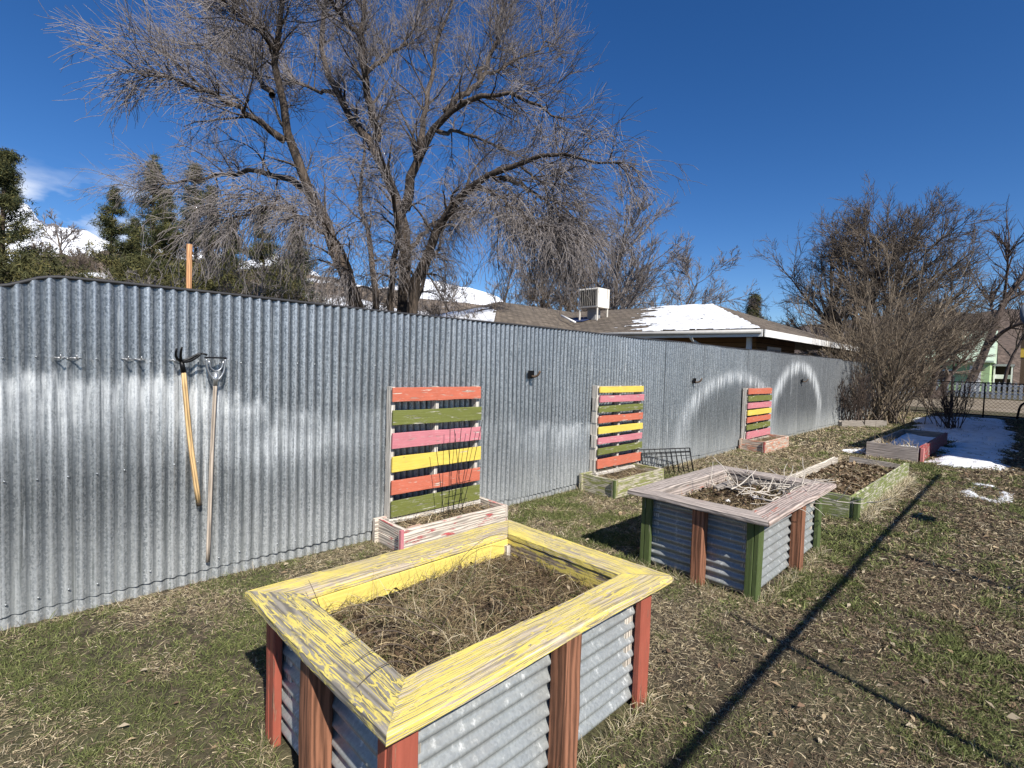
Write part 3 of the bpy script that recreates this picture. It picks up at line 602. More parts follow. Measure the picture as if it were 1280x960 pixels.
def trough(label, x0, x1, y0, y1, h, mat, post, seed, plants):
    t = thing('planter_box', label, 'planter box', ((x0+x1)/2, (y0+y1)/2, 0), 'low wooden troughs under the pallets'); T = .038
    for rows in range(2):
        za = -.02+rows*(h+.02)/2; zb_ = za+(h+.02)/2-.003
        for nm, o, ax, ay, L in (('front_board', (x0, y0, za), (1, 0, 0), (0, 0, 1), x1-x0), ('back_board', (x0, y1+.0, za), (1, 0, 0), (0, 0, 1), x1-x0), ('end_board', (x0+T, y0+.001, za), (0, 1, 0), (0, 0, 1), y1-y0-T), ('end_board', (x1, y0+.001, za), (0, 1, 0), (0, 0, 1), y1-y0-T)):
            oo = np.array(o, float)
            if nm != 'end_board': oo[1] += 0; 
            mb = MB(); mb.board(oo+(np.array([0, T, 0]) if nm == 'front_board' else 0), ax, ay, L, zb_-za, T, ch=.004, jit=.002); build(mb, nm, mat, t)
    mb = MB(); mb.board((x0-.003, y0-.004, -.02), (0, 0, 1), (1, 0, 0), h+.018, .032, .03); build(mb, 'corner_batten', post, t)
    soil(t, x0+T, x1-T, y0+T, y1-T-.01, h-.07, .02)
    tangle('dry_weeds', plants, x0+.06, x1-.06, y0+.06, y1-.1, h-.07, 900, (.05, .2), (.002, .005), (3, 3, 3, 2, 1, .6), seed, .5, 1.2, cull=.3)
    return t
trough('red-flaked whitish trough below the large six-slat pallet', 2.29, 3.48, 3.535, 3.99, .215, M['boxpink'], M['s_pnk'], 31, 'dead plants in the red-flaked trough')
trough('green-tinged timber trough below the eight-slat pallet', 5.245, 6.41, 3.45, 3.99, .225, M['boxgrn'], M['grn'], 32, 'dead stalks in the green-tinged trough')
trough('salmon timber trough below the farthest pallet', 10.45, 11.86, 3.50, 3.99, .235, M['boxsal'], M['maroon'], 33, 'straw in the salmon trough')
# wire fan trellis in the first trough
M_WIRE = plain('black_wire', (.018, .018, .018), .45, .3)
t = thing('wire_trellis', 'thin black wire fan trellis standing in the red-flaked trough', 'trellis', (2.97, 3.72, .15)); mb = MB()
tops = [(2.76, .86), (2.92, 1.06), (3.06, 1.06), (3.19, 1.05), (3.32, 1.05), (2.97, .98)]
for i, (xt, zt) in enumerate(tops):
    b_ = (2.86+.045*i, 3.70, .15); mb.tube(resample([b_, (b_[0]*.6+xt*.4, 3.71, .45), (xt, 3.73, zt)], 7), .0032, 5)
build(mb, 'fan_wires', M_WIRE, t, True)
mb = MB(); mb.tube([(2.93, 3.705, .47), (3.05, 3.70, .475), (3.17, 3.705, .48)], .003, 5); mb.tube([(2.86, 3.705, .3), (3.0, 3.70, .30), (3.13, 3.705, .31)], .003, 5); build(mb, 'cross_wire', M_WIRE, t, True)
mb = MB(); mb.box((2.42, 3.60, .145), (2.55, 3.66, .195), ch=.008, jit=.002); tag(build(mb, 'brick', plain('pale_brick', (.48, .33, .25)), loc=(2.48, 3.63, .145)), 'half buried pale brick in the corner of the red-flaked trough', 'brick')
# folded wire border fencing leaning by the fence
t = thing('wire_border_fence', 'folded black wire garden border leaning on the metal fence behind the planter', 'garden border', (7.0, 3.7, 0))
for j, (ya, h0, h1, xa, xb) in enumerate(((0, .36, .33, 6.55, 7.55), (.09, .39, .35, 6.62, 7.72))):
    mb = MB(); tp = lambda s: (xa+(xb-xa)*s, ya+3.88-.26*s, h0+(h1-h0)*s); bt = lambda s: (xa+(xb-xa)*s, ya+3.80-.26*s, 0)
    mb.tube([tp(0), tp(.5), tp(1)], .008, 5); mb.tube([np.array(tp(0))*.82+np.array(bt(0))*.18, np.array(tp(1))*.82+np.array(bt(1))*.18], .006, 5)
    for s in np.linspace(0, 1, 11): mb.tube([bt(s), tp(s)], .0055 if .01 < s < .99 else .011, 5)
    build(mb, 'wire_panel', M_WIRE, t, True)

# ---------------------------------------------------------------- tools and hooks on the fence
HANDLE = wood('ash_handle', (.60, .40, .19)); OLDH = wood('grey_handle', (.42, .35, .28)); BLK = plain('black_steel', (.015, .015, .016), .4, .6); STL = plain('worn_steel', (.42, .43, .44), .35, .8)
t = thing('garden_cultivator', 'long tan handled garden cultivator with black pronged head hanging on the fence', 'garden tool', (.84, 3.97, 1.5))
mb = MB(); mb.tube(resample([(.845, 3.965, 1.50), (.885, 3.985, 1.05), (.945, 3.995, .585)], 9), [.0135]+[.017]*8, 10); h_ = build(mb, 'handle', HANDLE, t, True)
mb = MB(); mb.tube([(.9435, 3.995, .60), (.9485, 3.996, .56)], .0172, 10); build(mb, 'grip_end', plain('dark_grip', (.06, .045, .03)), h_, True)
mb = MB(); mb.tube([(.832, 3.962, 1.565), (.846, 3.965, 1.488)], [.014, .0175], 10); build(mb, 'socket', BLK, t, True)
for (P) in ([(.83, 3.96, 1.56), (.80, 3.93, 1.575), (.785, 3.90, 1.60), (.79, 3.885, 1.645)], [(.83, 3.96, 1.56), (.82, 3.925, 1.59), (.815, 3.90, 1.62), (.82, 3.89, 1.655)], [(.83, 3.96, 1.56), (.88, 3.955, 1.575), (.92, 3.95, 1.61), (.955, 3.945, 1.625), (.98, 3.94, 1.605)], [(.83, 3.96, 1.555), (.875, 3.93, 1.56), (.91, 3.92, 1.585), (.94, 3.915, 1.618)]):
    mb = MB(); mb.tube(resample(P, 9), list(np.linspace(.010, .006, 9)), 7); build(mb, 'prong', BLK, t, True)
t = thing('stirrup_hoe', 'stirrup hoe with weathered grey handle hanging head up on the fence', 'garden tool', (1.03, 3.97, 1.45))
mb = MB(); mb.tube(resample([(1.036, 3.955, 1.475), (1.02, 3.98, .9), (1.003, 3.995, .15)], 12), .0135, 10); build(mb, 'handle', OLDH, t, True)
mb = MB(); mb.tube(resample([(1.03, 3.95, 1.43), (.995, 3.95, 1.475), (.978, 3.95, 1.53), (.975, 3.95, 1.588)], 10), .0065, 6); mb.tube(resample([(1.045, 3.95, 1.43), (1.08, 3.95, 1.475), (1.092, 3.95, 1.53), (1.093, 3.95, 1.588)], 10), .0065, 6); build(mb, 'stirrup', STL, t, True)
mb = MB(); mb.board((.968, 3.935, 1.582), (1, 0, 0), (0, 1, 0), .132, .035, .012); build(mb, 'blade', BLK, t)
mb = MB(); mb.tube(resample([(.99, 3.945, 1.57), (1.0, 3.945, 1.51), (1.035, 3.945, 1.49), (1.07, 3.945, 1.51), (1.08, 3.945, 1.57)], 12), .005, 6); build(mb, 'brace', STL, t, True)
mb = MB(); mb.tube([(1.037, 3.955, 1.49), (1.033, 3.955, 1.40)], .0165, 10); build(mb, 'socket', STL, t, True)
M_HOOK = plain('zinc_hook', (.5, .5, .5), .35, .7)
for i, (hx, lb) in enumerate(((.228, 'left hook of the pair of small metal hooks nearest the left edge'), (.30, 'right hook of the pair of small metal hooks nearest the left edge'), (.545, 'left hook of the metal hook pair beside the cultivator'), (.612, 'right hook of the metal hook pair beside the cultivator'), (.80, 'small metal hook holding the cultivator head'))):
    mb = MB(); mb.tube(resample([(hx-.028, 4.015, 1.567), (hx-.008, 3.99, 1.567), (hx, 3.955, 1.557), (hx, 3.94, 1.57), (hx, 3.938, 1.585)], 10), .0036, 6); mb.tube([(hx-.028, 4.014, 1.567), (hx+.028, 4.014, 1.567)], .003, 5)
    tag(build(mb, 'metal_hook', M_HOOK, None, True, loc=(hx, 4.01, 1.567)), lb, 'hook', 'small hooks on the metal fence')
for i, (hx, hz_, lb) in enumerate(((4.28, 1.49, 'dark bracket on the fence between the six-slat and eight-slat pallets'), (8.39, 1.405, 'dark bracket on the fence left of the first pale arc'), (14.4, 1.387, 'dark bracket on the fence inside the farther pale arc'))):
    t = thing('wall_bracket', lb, 'bracket', (hx, 4.0, hz_), 'dark brackets along the fence')
    mb = MB(); mb.board((hx-.05, 3.99, hz_-.045), (0, 0, 1), (1, 0, 0), .09, .10, .012); build(mb, 'plate', BLK, t)
    mb = MB(); mb.tube(resample([(hx, 3.985, hz_-.02), (hx+.01, 3.93, hz_-.025), (hx+.02, 3.89, hz_+.01), (hx+.02, 3.88, hz_+.045)], 9), .013, 7); build(mb, 'hook_arm', plain('rusty_steel', (.16, .11, .075), .6, .4), t, True)

# ---------------------------------------------------------------- low beds
def low_bed(label, boards, posts, soilbox, loc):
    t = thing('garden_bed', label, 'garden bed', loc)
    for (a, b, h, th, mt, lb) in boards:
        a = np.array(a, float); b = np.array(b, float); L = np.linalg.norm(b-a); mb = MB(); mb.board(a, b-a, (0, 0, 1), L, h, th, ch=.006, jit=.003); o = build(mb, 'side_board', M[mt], t)
        if lb: o['label'] = lb
    for (p, h, mt) in posts:
        mb = MB(); mb.board((p[0], p[1], -.04), (0, 0, 1), (1, 0, 0), h+.04, .085, .05, ch=.005); build(mb, 'corner_post', M[mt], t)
    if soilbox: soil(t, *soilbox)
    return t
low_bed('long low garden bed of mossy green boards with a broken far end', [((6.62, 1.25, -.02), (9.93, 1.20, -.02), .27, -.045, 'grnw', None), ((6.62, 1.295, -.02), (6.62, 2.10, -.02), .27, -.045, 'grnw', None), ((9.66, 2.14, -.02), (6.62, 2.13, -.02), .25, -.045, 'pale', 'bare pale board'), ((9.95, 1.32, -.02), (9.80, 1.98, .03), .22, -.045, 'grey', 'loose grey end board')],
        [((6.58, 1.205), .255, 'grn')], (6.66, 9.9, 1.29, 2.1, .12, .05), (8.2, 1.65, 0))
tangle('dry_weeds', 'dead stalks and leaves covering the mossy green bed', 6.7, 9.8, 1.33, 2.08, .13, 5200, (.06, .22), (.003, .007), (2, 3, 4, 4, 1.2, .4), 41, .3, 1.6)
low_bed('low grey bed filled with snow, a pink corner post in front', [((12.02, 1.33, -.02), (12.02, 2.13, -.02), .29, -.045, 'pinkcap', None), ((12.10, 1.29, -.02), (15.9, 1.24, -.02), .29, -.045, 'maroon', 'maroon shaded board'), ((12.02, 2.13, -.02), (15.9, 2.10, -.02), .29, .045, 'grey', None), ((15.9, 1.25, -.02), (15.9, 2.10, -.02), .29, .045, 'grey', None)],
        [((12.015, 1.25), .272, 'pinkpost')], (12.06, 15.86, 1.33, 2.07, .1, .03), (14, 1.7, 0))
mb = MB(); mb.board((17.75, 3.80, -.02), (1.5, -.85, 0), (0, 0, 1), 1.75, .17, -.12, jit=.004); tag(build(mb, 'timber_edging', M['grey'], loc=(18.4, 3.4, 0)), 'short old timber edging lying under the big shrub at the fence end', 'timber')
# ---------------------------------------------------------------- snow
t = NT('old_snow', .6); c = t.coord(); n1 = t.noise(c, 5, 6); n2 = t.noise(c, 40, 4)
t.set(color=t.mix(t.mapr(n1, .46, .70, 0, .75), (.80, .82, .85), (.46, .43, .39)), spec=.3); t.bump(t.math('ADD', n1, t.math('MULTIPLY', n2, .3)), .7, .05); M_SNOW = t.m
def snow(name, label, x0, x1, y0, y1, mask, step, h, z0=0.0, cat='snow'):
    X, Y = np.meshgrid(np.arange(x0, x1, step), np.arange(y0, y1, step)); m = mask(X, Y)+(fbm(X*1.7+5, Y*3.1+2, 5)-.48)*1.25
    Z = z0+np.clip(m, -.05, .5)**1*h/.5+.006*(fbm(X*9, Y*9)-.5); Z[m < 0] = z0-.02
    idx = np.arange(X.size).reshape(X.shape); Q = np.stack([idx[:-1, :-1], idx[:-1, 1:], idx[1:, 1:], idx[1:, :-1]], -1).reshape(-1, 4); mm = m.ravel() > 0
    Q = Q[mm[Q].any(1)]; us, inv = np.unique(Q, return_inverse=True); V = np.stack([X, Y, Z], -1).reshape(-1, 3)[us]
    return tag(build_np(name, V, inv.reshape(Q.shape), M_SNOW, None, True), label, cat, None, 'stuff')
def inpoly(px, py, poly):
    r = np.full(px.shape, 9.)
    s = np.zeros(px.shape, bool); n = len(poly)
    for i in range(n):
        (xa, ya), (xb, yb) = poly[i], poly[(i+1) % n]
        c_ = ((ya > py) != (yb > py)) & (px < (xb-xa)*(py-ya)/(yb-ya+1e-12)+xa); s ^= c_
        t_ = np.clip(((px-xa)*(xb-xa)/9+(py-ya)*(yb-ya))/((xb-xa)**2/9+(yb-ya)**2), 0, 1); r = np.minimum(r, np.hypot((px-xa-t_*(xb-xa))/3, py-ya-t_*(yb-ya)))
    return np.where(s, r, -r)
poly1 = [(12.3, 1.18), (16.4, 1.2), (16.8, 1.9), (18.6, 2.2), (23.5, 2.75), (26, 2.5), (27.2, .6), (21.5, .2), (14.8, .16), (12.9, .2), (12.2, .36), (12.1, .62), (11.3, .78)]
snow('snow_patch', 'broad patch of old snow in the shade between snowy bed and gate', 11, 27.6, .02, 3, lambda x, y: np.minimum(inpoly(x, y, poly1)*1.6+.07, .5), .05, .07)
snow('snow_patch', 'melting broken ring of snow on the bare brown lawn', 8.9, 10.9, .0, .75, lambda x, y: .36-1.0*np.abs(np.hypot((x-9.8-.6*(y-.3))/.72, (y-.3)/.24)-.8)-.10*(x > 10.1), .02, .03)
snow('snow_cover', 'snow lying inside the low bed with pink post', 12.07, 15.85, 1.34, 2.06, lambda x, y: .42+0*x, .06, .05, .13)
snow('snow_patch', 'small snow remnant left of the snow-filled bed', 12.0, 13.4, 2.15, 2.6, lambda x, y: .28-np.hypot((x-12.7)/1.3, (y-2.33)/.3)*.33, .03, .05)
tangle('dry_stalks', 'pale stalks sticking up along the front of the snowy bed', 12.1, 12.6, 1.36, 2.05, .2, 120, (.12, .3), (.006, .01), (4, 2, 1, 0, 4, 0), 44, 2.2, .1, cull=0)
t = thing('dead_seedling', 'single bare upright stalk at the left corner of the snowy bed', 'plant', (12.3, 2.05, .15)); mb = MB(); mb.tube([(12.3, 2.05, .15), (12.31, 2.06, .42), (12.30, 2.05, .68)], [.008, .006, .003], 5); build(mb, 'stem', M_STALK, t, True)

# ---------------------------------------------------------------- lawn
GP = [(.105, .125, .042), (.18, .195, .072), (.42, .35, .225), (.30, .24, .15), (.16, .115, .078), (.06, .046, .033), (.54, .47, .34)]
def lawn(n, x0, x1, y0, y1, L, W, seed, lod=1.0, flat=False):
    rng = np.random.default_rng(seed); b = np.c_[rng.uniform(x0, x1, n), rng.uniform(y0, y1, n), np.zeros(n)]
    d_ = b[:, 0]*FWH[0]+b[:, 1]*FWH[1]; lat = b[:, 0]*RT[0]+b[:, 1]*RT[1]; ok = (d_ > .9) & (np.abs(lat) < d_*1.06+.4) & (b[:, 1] < FY-.03)
    for (xa, xb, ya, yb) in ((.77, 2.19, 1.2, 2.2), (3.68, 5.24, 1.24, 2.16), (2.28, 3.5, 3.52, 4.1), (5.2, 6.45, 3.4, 4.1), (10.4, 11.9, 3.48, 4.1), (6.6, 9.95, 1.2, 2.15), (12, 15.95, 1.24, 2.15)):
        ok &= ~((b[:, 0] > xa) & (b[:, 0] < xb) & (b[:, 1] > ya) & (b[:, 1] < yb))
    b = b[ok]; n = len(b)
    g = fbm(b[:, 0]*.8+3, b[:, 1]*.8+8); g2 = fbm(b[:, 0]*3.3+13, b[:, 1]*3.3+1); g3 = fbm(b[:, 0]*9+4, b[:, 1]*9+6)
    dim = np.clip((1.25-b[:, 1])/.5, 0, 1)*np.clip(b[:, 0]/2-.6, 0, 1)
    green = np.clip(.33+1.9*(g-.47)+2.5*(g2-.47)+1.1*(g3-.47)+.16*((b[:, 1] > 1.4) & (b[:, 0] < 1.4))-.06*(b[:, 0] > 2.3)+.12*((b[:, 0] < 3.4) & (b[:, 1] < 1.25) & (b[:, 0] > 1.4))-.30*np.clip(1.3-b[:, 1], 0, 1)-.16*np.clip((b[:, 0]-5)/5, 0, 1), .03, .9)
    u = rng.random(n); v = rng.random(n); red = fbm(b[:, 0]*2.1+33, b[:, 1]*2.1+3) > .56
    pick = np.where(u < green, np.where(v < .6, 0, 1), np.where(v < .24, 2, np.where(v < .55, 3, np.where(v < .82, 4, np.where(v < .95, 5, 6)))))
    pick = np.where((u >= green) & red & (v > .45), 4, pick); pale = (b[:, 1] > 1.3) & (rng.random(n) < .45); pick = np.where(pale & ((pick == 4) | (pick == 5)), np.where(v < .9, 2, 6), pick)
    pick = np.where((rng.random(n) < .34*dim) & (pick > 1), np.where(rng.random(n) < .5, 5, 4), pick)
    if flat: pick = np.where(v < .3, 2, np.where(v < .55, 3, np.where(v < .8, 4, np.where(v < .88, 5, 6))))
    d = rng.normal(0, 1, (n, 3)); isg = pick < 2; d[:, 2] = np.where(isg, np.abs(d[:, 2])*.7+.45, np.abs(d[:, 2])*.28+.10)
    if flat: d[:, 2] = .08
    keep = (rng.random(n) < np.clip(.35+1.6*(g3-.3), .15, 1)); b, d, pick = b[keep], d[keep], pick[keep]; n = len(b)
    b[:, 2] = rng.uniform(0, .012, n)
    return ribbons(b, d, rng.uniform(L[0], L[1], n), rng.uniform(W[0], W[1], n), GP, pick, .6, 3, .45, rng)
grass = joinm([lawn(470000, -.5, 5.2, .0, 4.0, (.015, .046), (.0018, .0038), 1), lawn(60000, .6, 5, -.3, .3, (.018, .05), (.0025, .005), 9), lawn(230000, 3.5, 12, -.2, 4.0, (.025, .065), (.004, .009), 2), lawn(90000, 10, 28, -.3, 5.2, (.04, .09), (.010, .02), 3)])
tag(build_np('grass', grass[0], grass[1], attr_mat('grass_blades'), col=grass[2]), 'patchy winter grass, green by the fence and brown on the open side', 'grass', None, 'stuff')
rngl = np.random.default_rng(77); n = 3400
b = np.c_[rngl.uniform(.3, 16, n)**1.0, rngl.uniform(-.2, 4.0, n), rngl.uniform(.012, .03, n)]; b = b[(rngl.random(n) < np.where(b[:, 1] < 1.1, .95, .33))]
for (xa, xb, ya, yb) in ((.70, 2.26, 1.13, 2.26), (3.6, 5.3, 1.15, 2.24), (2.28, 3.5, 3.5, 4.1), (5.2, 6.45, 3.4, 4.1), (10.4, 11.9, 3.48, 4.1), (6.55, 9.95, 1.2, 2.15), (11.9, 15.95, 1.2, 2.15)):
    b = b[~((b[:, 0] > xa) & (b[:, 0] < xb) & (b[:, 1] > ya) & (b[:, 1] < yb))]
n = len(b); a = rngl.uniform(0, 2*PI, n); l = rngl.uniform(.008, .026, n)*(1+b[:, 0]*.07); wd = l*rngl.uniform(.25, .6, n); d = np.c_[np.cos(a), np.sin(a), rngl.normal(0, .25, n)]; s_ = np.c_[-np.sin(a), np.cos(a), rngl.normal(0, .35, n)]
V = np.stack([b-d*l[:, None], b-s_*wd[:, None]+[0, 0, .006], b+d*l[:, None], b+s_*wd[:, None]+[0, 0, .006]], 1).reshape(-1, 3); Q = np.arange(len(V)).reshape(-1, 4)
pal = np.array([(.40, .31, .19), (.28, .20, .12), (.17, .11, .07), (.36, .30, .21)])
tag(build_np('fallen_leaves', V, Q, attr_mat('dry_leaves'), col=pal[rngl.integers(0, 4, n)]*rngl.uniform(.7, 1.2, (n, 1))), 'scattered small dry leaves over the lawn', 'leaves', None, 'stuff')
# tufts against posts, boards and the fence foot
tu = []
def tuft(xa, xb, ya, yb, n, L, pal_w, seed, W=(.002, .004)):
    rng = np.random.default_rng(seed); b = np.c_[rng.uniform(xa, xb, n), rng.uniform(ya, yb, n), np.zeros(n)]; d = rng.normal(0, 1, (n, 3)); d[:, 2] = np.abs(d[:, 2])+.7
    tu.append(ribbons(b, d, rng.uniform(L[0], L[1], n), rng.uniform(*W, n), GP, rng.choice(7, n, p=np.array(pal_w)/sum(pal_w)), .8, 4, .5, rng))
tuft(.8, 2.2, 1.16, 1.2, 900, (.03, .12), (2, 2, 3, 2, 1, 0, 3), 1); tuft(.69, .76, 1.2, 2.2, 500, (.03, .1), (2, 2, 3, 2, 1, 0, 1), 2); tuft(3.6, 3.67, 1.2, 2.2, 700, (.03, .12), (3, 2, 3, 2, 1, 0, 1), 3)
tuft(3.7, 5.2, 1.17, 1.23, 1200, (.03, .12), (2, 2, 4, 2, 1, 0, 3), 4, (.003, .006)); tuft(6.6, 9.9, 1.12, 1.2, 2600, (.04, .17), (.5, .5, 4, 1, .5, 0, 8), 5, (.004, .008)); tuft(-.1, 5.2, 3.9, 4.0, 2600, (.02, .09), (2, 2, 3, 3, 2, 1, 1), 6); tuft(5, 18, 3.9, 4.0, 3000, (.03, .1), (1, 1, 4, 3, 2, 1, 3), 7, (.005, .01)); tuft(.82, .95, 1.14, 1.2, 150, (.05, .14), (1, 1, 3, 1, 0, 0, 2), 8)
tu = joinm(tu); tag(build_np('grass_tufts', tu[0], tu[1], attr_mat('grass_blades'), col=tu[2]), 'longer pale grass tufts along fence foot, posts and bed boards', 'grass', None, 'stuff')

# ================================================================== RIGHT-HAND STRUCTURES WHOSE SHADOWS FALL ON THE LAWN
kk = math.cos(AZ)/math.tan(EL); ry = .93-2.3*kk
t = thing('overhead_rail', 'weathered pipe rail on thin posts whose shadow crosses the lawn', 'rail', (5, ry, 0))
mb = MB(); mb.tube([(-.5, ry, 2.3), (4, ry, 2.3), (10.0, ry, 2.3)], .023, 10); build(mb, 'pipe', plain('rail_pipe', (.25, .25, .25), .5, .4), t, True)
for px, hh in ((2.5, 2.66), (4.99, 2.93), (9.6, 2.4)):
    mb = MB(); mb.tube([(px, ry, -.1), (px, ry, 2.3), (px+.02, ry, hh)], [.028, .024, .012], 8); build(mb, 'post', plain('rail_pipe', (.25, .25, .25)), t, True)
mb = MB(); mb.box((6.50, ry-.04, 2.05), (6.80, ry+.03, 2.21)); build(mb, 'bracket_box', plain('rail_pipe', (.25, .25, .25)), t)
t = thing('neighbour_house', 'tall pale house beside the yard shading the snow and gate', 'house', (20, -4, 0))
SID = wood('pale_siding', (.5, .47, .42)); SHG = None
mb = MB(); mb.box((12.3, -6.5, 0), (27.6, -1.5, 3.55)); build(mb, 'wall', SID, t)
mb = MB(); mb.add([(11.95, -1.15, 3.72), (28, -1.15, 3.72), (28, -4, 4.9), (11.95, -4, 4.9), (28, -6.9, 3.72), (11.95, -6.9, 3.72), (11.95, -1.15, 3.56), (28, -1.15, 3.56), (28, -6.9, 3.56), (11.95, -6.9, 3.56)], [[0, 1, 2, 3], [3, 2, 4, 5], [0, 6, 7, 1], [1, 7, 8, 4, 2], [4, 8, 9, 5], [5, 9, 6, 0, 3], [6, 9, 8, 7]]); build(mb, 'roof', plain('grey_roof', (.12, .115, .11)), t)
t = thing('satellite_dish', 'grey satellite dish on a bracket at the right edge above the gate', 'satellite dish', (27.2, -.5, 3.9))
mb = MB(); bm_c = np.array([26.9, .12, 4.0]); e1 = norm(np.array([.35, -.15, -.9])); e2 = norm(np.cross(e1, np.array([.8, .6, .1]))); nn = np.cross(e1, e2)
ring = [bm_c+e1*.40*math.cos(a)+e2*.20*math.sin(a) for a in np.arange(16)*PI/8]; ring2 = [p+nn*.03 for p in ring]; mb.add(ring+ring2+[bm_c+nn*.10, bm_c+nn*.07], [[i, (i+1) % 16, 32] for i in range(16)]+[[16+i, 16+(i+1) % 16, 33] for i in range(16)]+[[i, (i+1) % 16, 16+(i+1) % 16, 16+i] for i in range(16)])
build(mb, 'reflector', plain('dish_grey', (.16, .19, .23), .5), t, True); mb = MB(); mb.tube([(27.2, -1.45, 3.5), (27.2, -.4, 3.6), tuple(bm_c+nn*.05)], .02, 6); build(mb, 'bracket', BLK, t, True)

# ================================================================== HOUSE BEHIND THE FENCE
t = NT('roof_shingle', .9); c = t.coord(); n1 = t.noise(c, 1.2, 4); br = t.n('TexBrick', {'Vector': t.coord('UV'), 'Color1': (.105, .085, .067, 1), 'Color2': (.215, .175, .135, 1), 'Mortar': (.03, .025, .02, 1), 'Scale': 2.2, 'Mortar Size': .035, 'Row Height': .42, 'Brick Width': .7})
t.set(color=t.mix(t.mapr(n1, .4, .7, 0, .45), br, (.12, .10, .075))); t.bump(t.noise(c, 18, 4), .8, .05); M_SHG = t.m
t = NT('snowy_shingle', .8); c = t.coord(); n1 = t.noise(t.map(c, (.8, .35, .8)), 1, 7, .65); xyz = t.n('SeparateXYZ', {0: c}); zz = xyz.node.outputs[2]; yy = xyz.node.outputs[1]
white = (.86, .87, .9); trim = plain('white_trim', (.78, .77, .74), .5, var=.06)
He, Hr = 2.75, 4.27; Cx, Cy = 14.85, 5.15; Ex = 26.2; Ax, Ay = 20.5, 9.15; WY, WE, WX, WA = 16.4, 11.85, 10.9, 15.4
house = thing('brown_house', 'low brown house with hipped shingle roof partly under snow behind the fence', 'house', (18, 10, 0))
def roofface(name, pts, mat, label=None, lift=0):
    P = [np.array(p, float) for p in pts]; nn = np.cross(P[1]-P[0], P[2]-P[0]); nn /= np.linalg.norm(nn); nn = nn if nn[2] > 0 else -nn
    P = [p+nn*lift for p in P]; mb = MB(); e = norm(P[1]-P[0]); g = np.cross(nn, e); n = len(P); Qp = [p-nn*.05 for p in P]
    fs = [list(range(n)), [n+i for i in range(n)][::-1]]+[[i, n+i, n+(i+1) % n, (i+1) % n] for i in range(n)]; al = P+Qp
    mb.add(al, fs, [[(float((al[k]-P[0])@e), float((al[k]-P[0])@g)) for k in f] for f in fs]); return build(mb, name, mat, house, label=label)
YF = 24
roofface('roof_slope', [(Cx, Cy, He), (Ex, Cy, He), (Ax, Ay, Hr)], M_SHG)
roofface('roof_slope', [(Cx, YF, He), (Cx, Cy, He), (Ax, Ay, Hr), (Ax, YF, Hr)], M_SHG)
roofface('roof_slope', [(Ex, Cy, He), (Ex, YF, He), (Ax, YF, Hr), (Ax, Ay, Hr)], M_SHG)
roofface('roof_slope', [(WX, WE, He), (Ax-.3, WE, He), (Ax, WY, Hr+.004), (WA, WY, Hr+.004)], M_SHG)
roofface('roof_slope', [(WX, 2*WY-WE, He), (WX, WE, He), (WA, WY, Hr+.004)], M_SHG)
roofface('roof_slope', [(Ax, 2*WY-WE, He), (WX, 2*WY-WE, He), (WA, WY, Hr+.004), (Ax, WY, Hr+.004)], M_SHG)
# snow blanket on the slope facing the fence
def roofsnow(A, B, Cc, Dd, nu, nv, fn, label):
    A, B, Cc, Dd = [np.array(p, float) for p in (A, B, Cc, Dd)]; u, v = np.meshgrid(np.linspace(0, 1, nu), np.linspace(0, 1, nv)); u3, v3 = u[..., None], v[..., None]
    P = (A*(1-u3)+B*u3)*(1-v3)+(Dd*(1-u3)+Cc*u3)*v3; m = fn(u, v, P); nn = norm(np.cross(B-A, Dd-A)); nn = nn if nn[2] > 0 else -nn
    P = P+nn*(np.clip(m*3, -.3, 1)*.04+.012)[..., None]; idx = np.arange(u.size).reshape(u.shape); Q = np.stack([idx[:-1, :-1], idx[:-1, 1:], idx[1:, 1:], idx[1:, :-1]], -1).reshape(-1, 4); mm = m.ravel() > 0; Q = Q[mm[Q].all(1)]
    o = build_np('roof_snow', P.reshape(-1, 3), Q, M_SNOW, house, True); o['label'] = label
roofsnow((Cx+.08, Cy+.12, He+.02), (Cx+.08, 10.9, He+.02), (Ax-.05, 12.2, Hr), (Ax-.05, Ay+.05, Hr), 150, 102, lambda u, v, P: .30-1.5*np.clip(u-.55-.12*v, 0, 1)-.35*np.clip(v-.8, 0, 1)-.5*np.clip(.10-v, 0, 1)+(fbm(P[..., 1]*1.6, P[..., 0]*4.5+7)-.5)*1.0-.07*((v*17) % 1 < .3)*(fbm(P[..., 1]*2.5+9, v*17//1*3.7)>.45), 'patchy snow on the slope facing the fence')
roofsnow((WX+.05, WE+.05, He+.02), (WX+.05, 2*WY-WE-.05, He+.02), (WA-.2, WY+.1, Hr-.05), (WA-.2, WY-.1, Hr-.05), 30, 30, lambda u, v, P: .3+(fbm(P[..., 1]*2, P[..., 0]*2)-.5)*.6-.8*np.clip(v-.35, 0, 1), 'snow strip on the wing end slope')
# walls, fascia, posts
M_SIDE = None
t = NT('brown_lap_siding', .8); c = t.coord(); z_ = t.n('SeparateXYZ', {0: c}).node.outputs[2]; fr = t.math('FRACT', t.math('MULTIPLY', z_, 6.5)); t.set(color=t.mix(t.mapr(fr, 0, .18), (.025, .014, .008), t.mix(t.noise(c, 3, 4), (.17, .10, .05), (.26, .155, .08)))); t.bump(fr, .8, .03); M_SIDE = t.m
mb = MB(); mb.box((Cx+1.3, Cy+.65, 0), (Ex-6.4, 12.6, He-.12), ch=.002); build(mb, 'wall', M_SIDE, house)
mb = MB(); mb.box((WX+.6, WE+.6, 0), (Ax+4, 2*WY-WE-.6, He-.122), ch=.002); build(mb, 'wall', M_SIDE, house)
mb = MB(); mb.board((Cx-.01, Cy-.02, He-.2), (1, 0, 0), (0, 0, 1), Ex-Cx+.02, .2, .03, ch=.003); build(mb, 'fascia', trim, house)
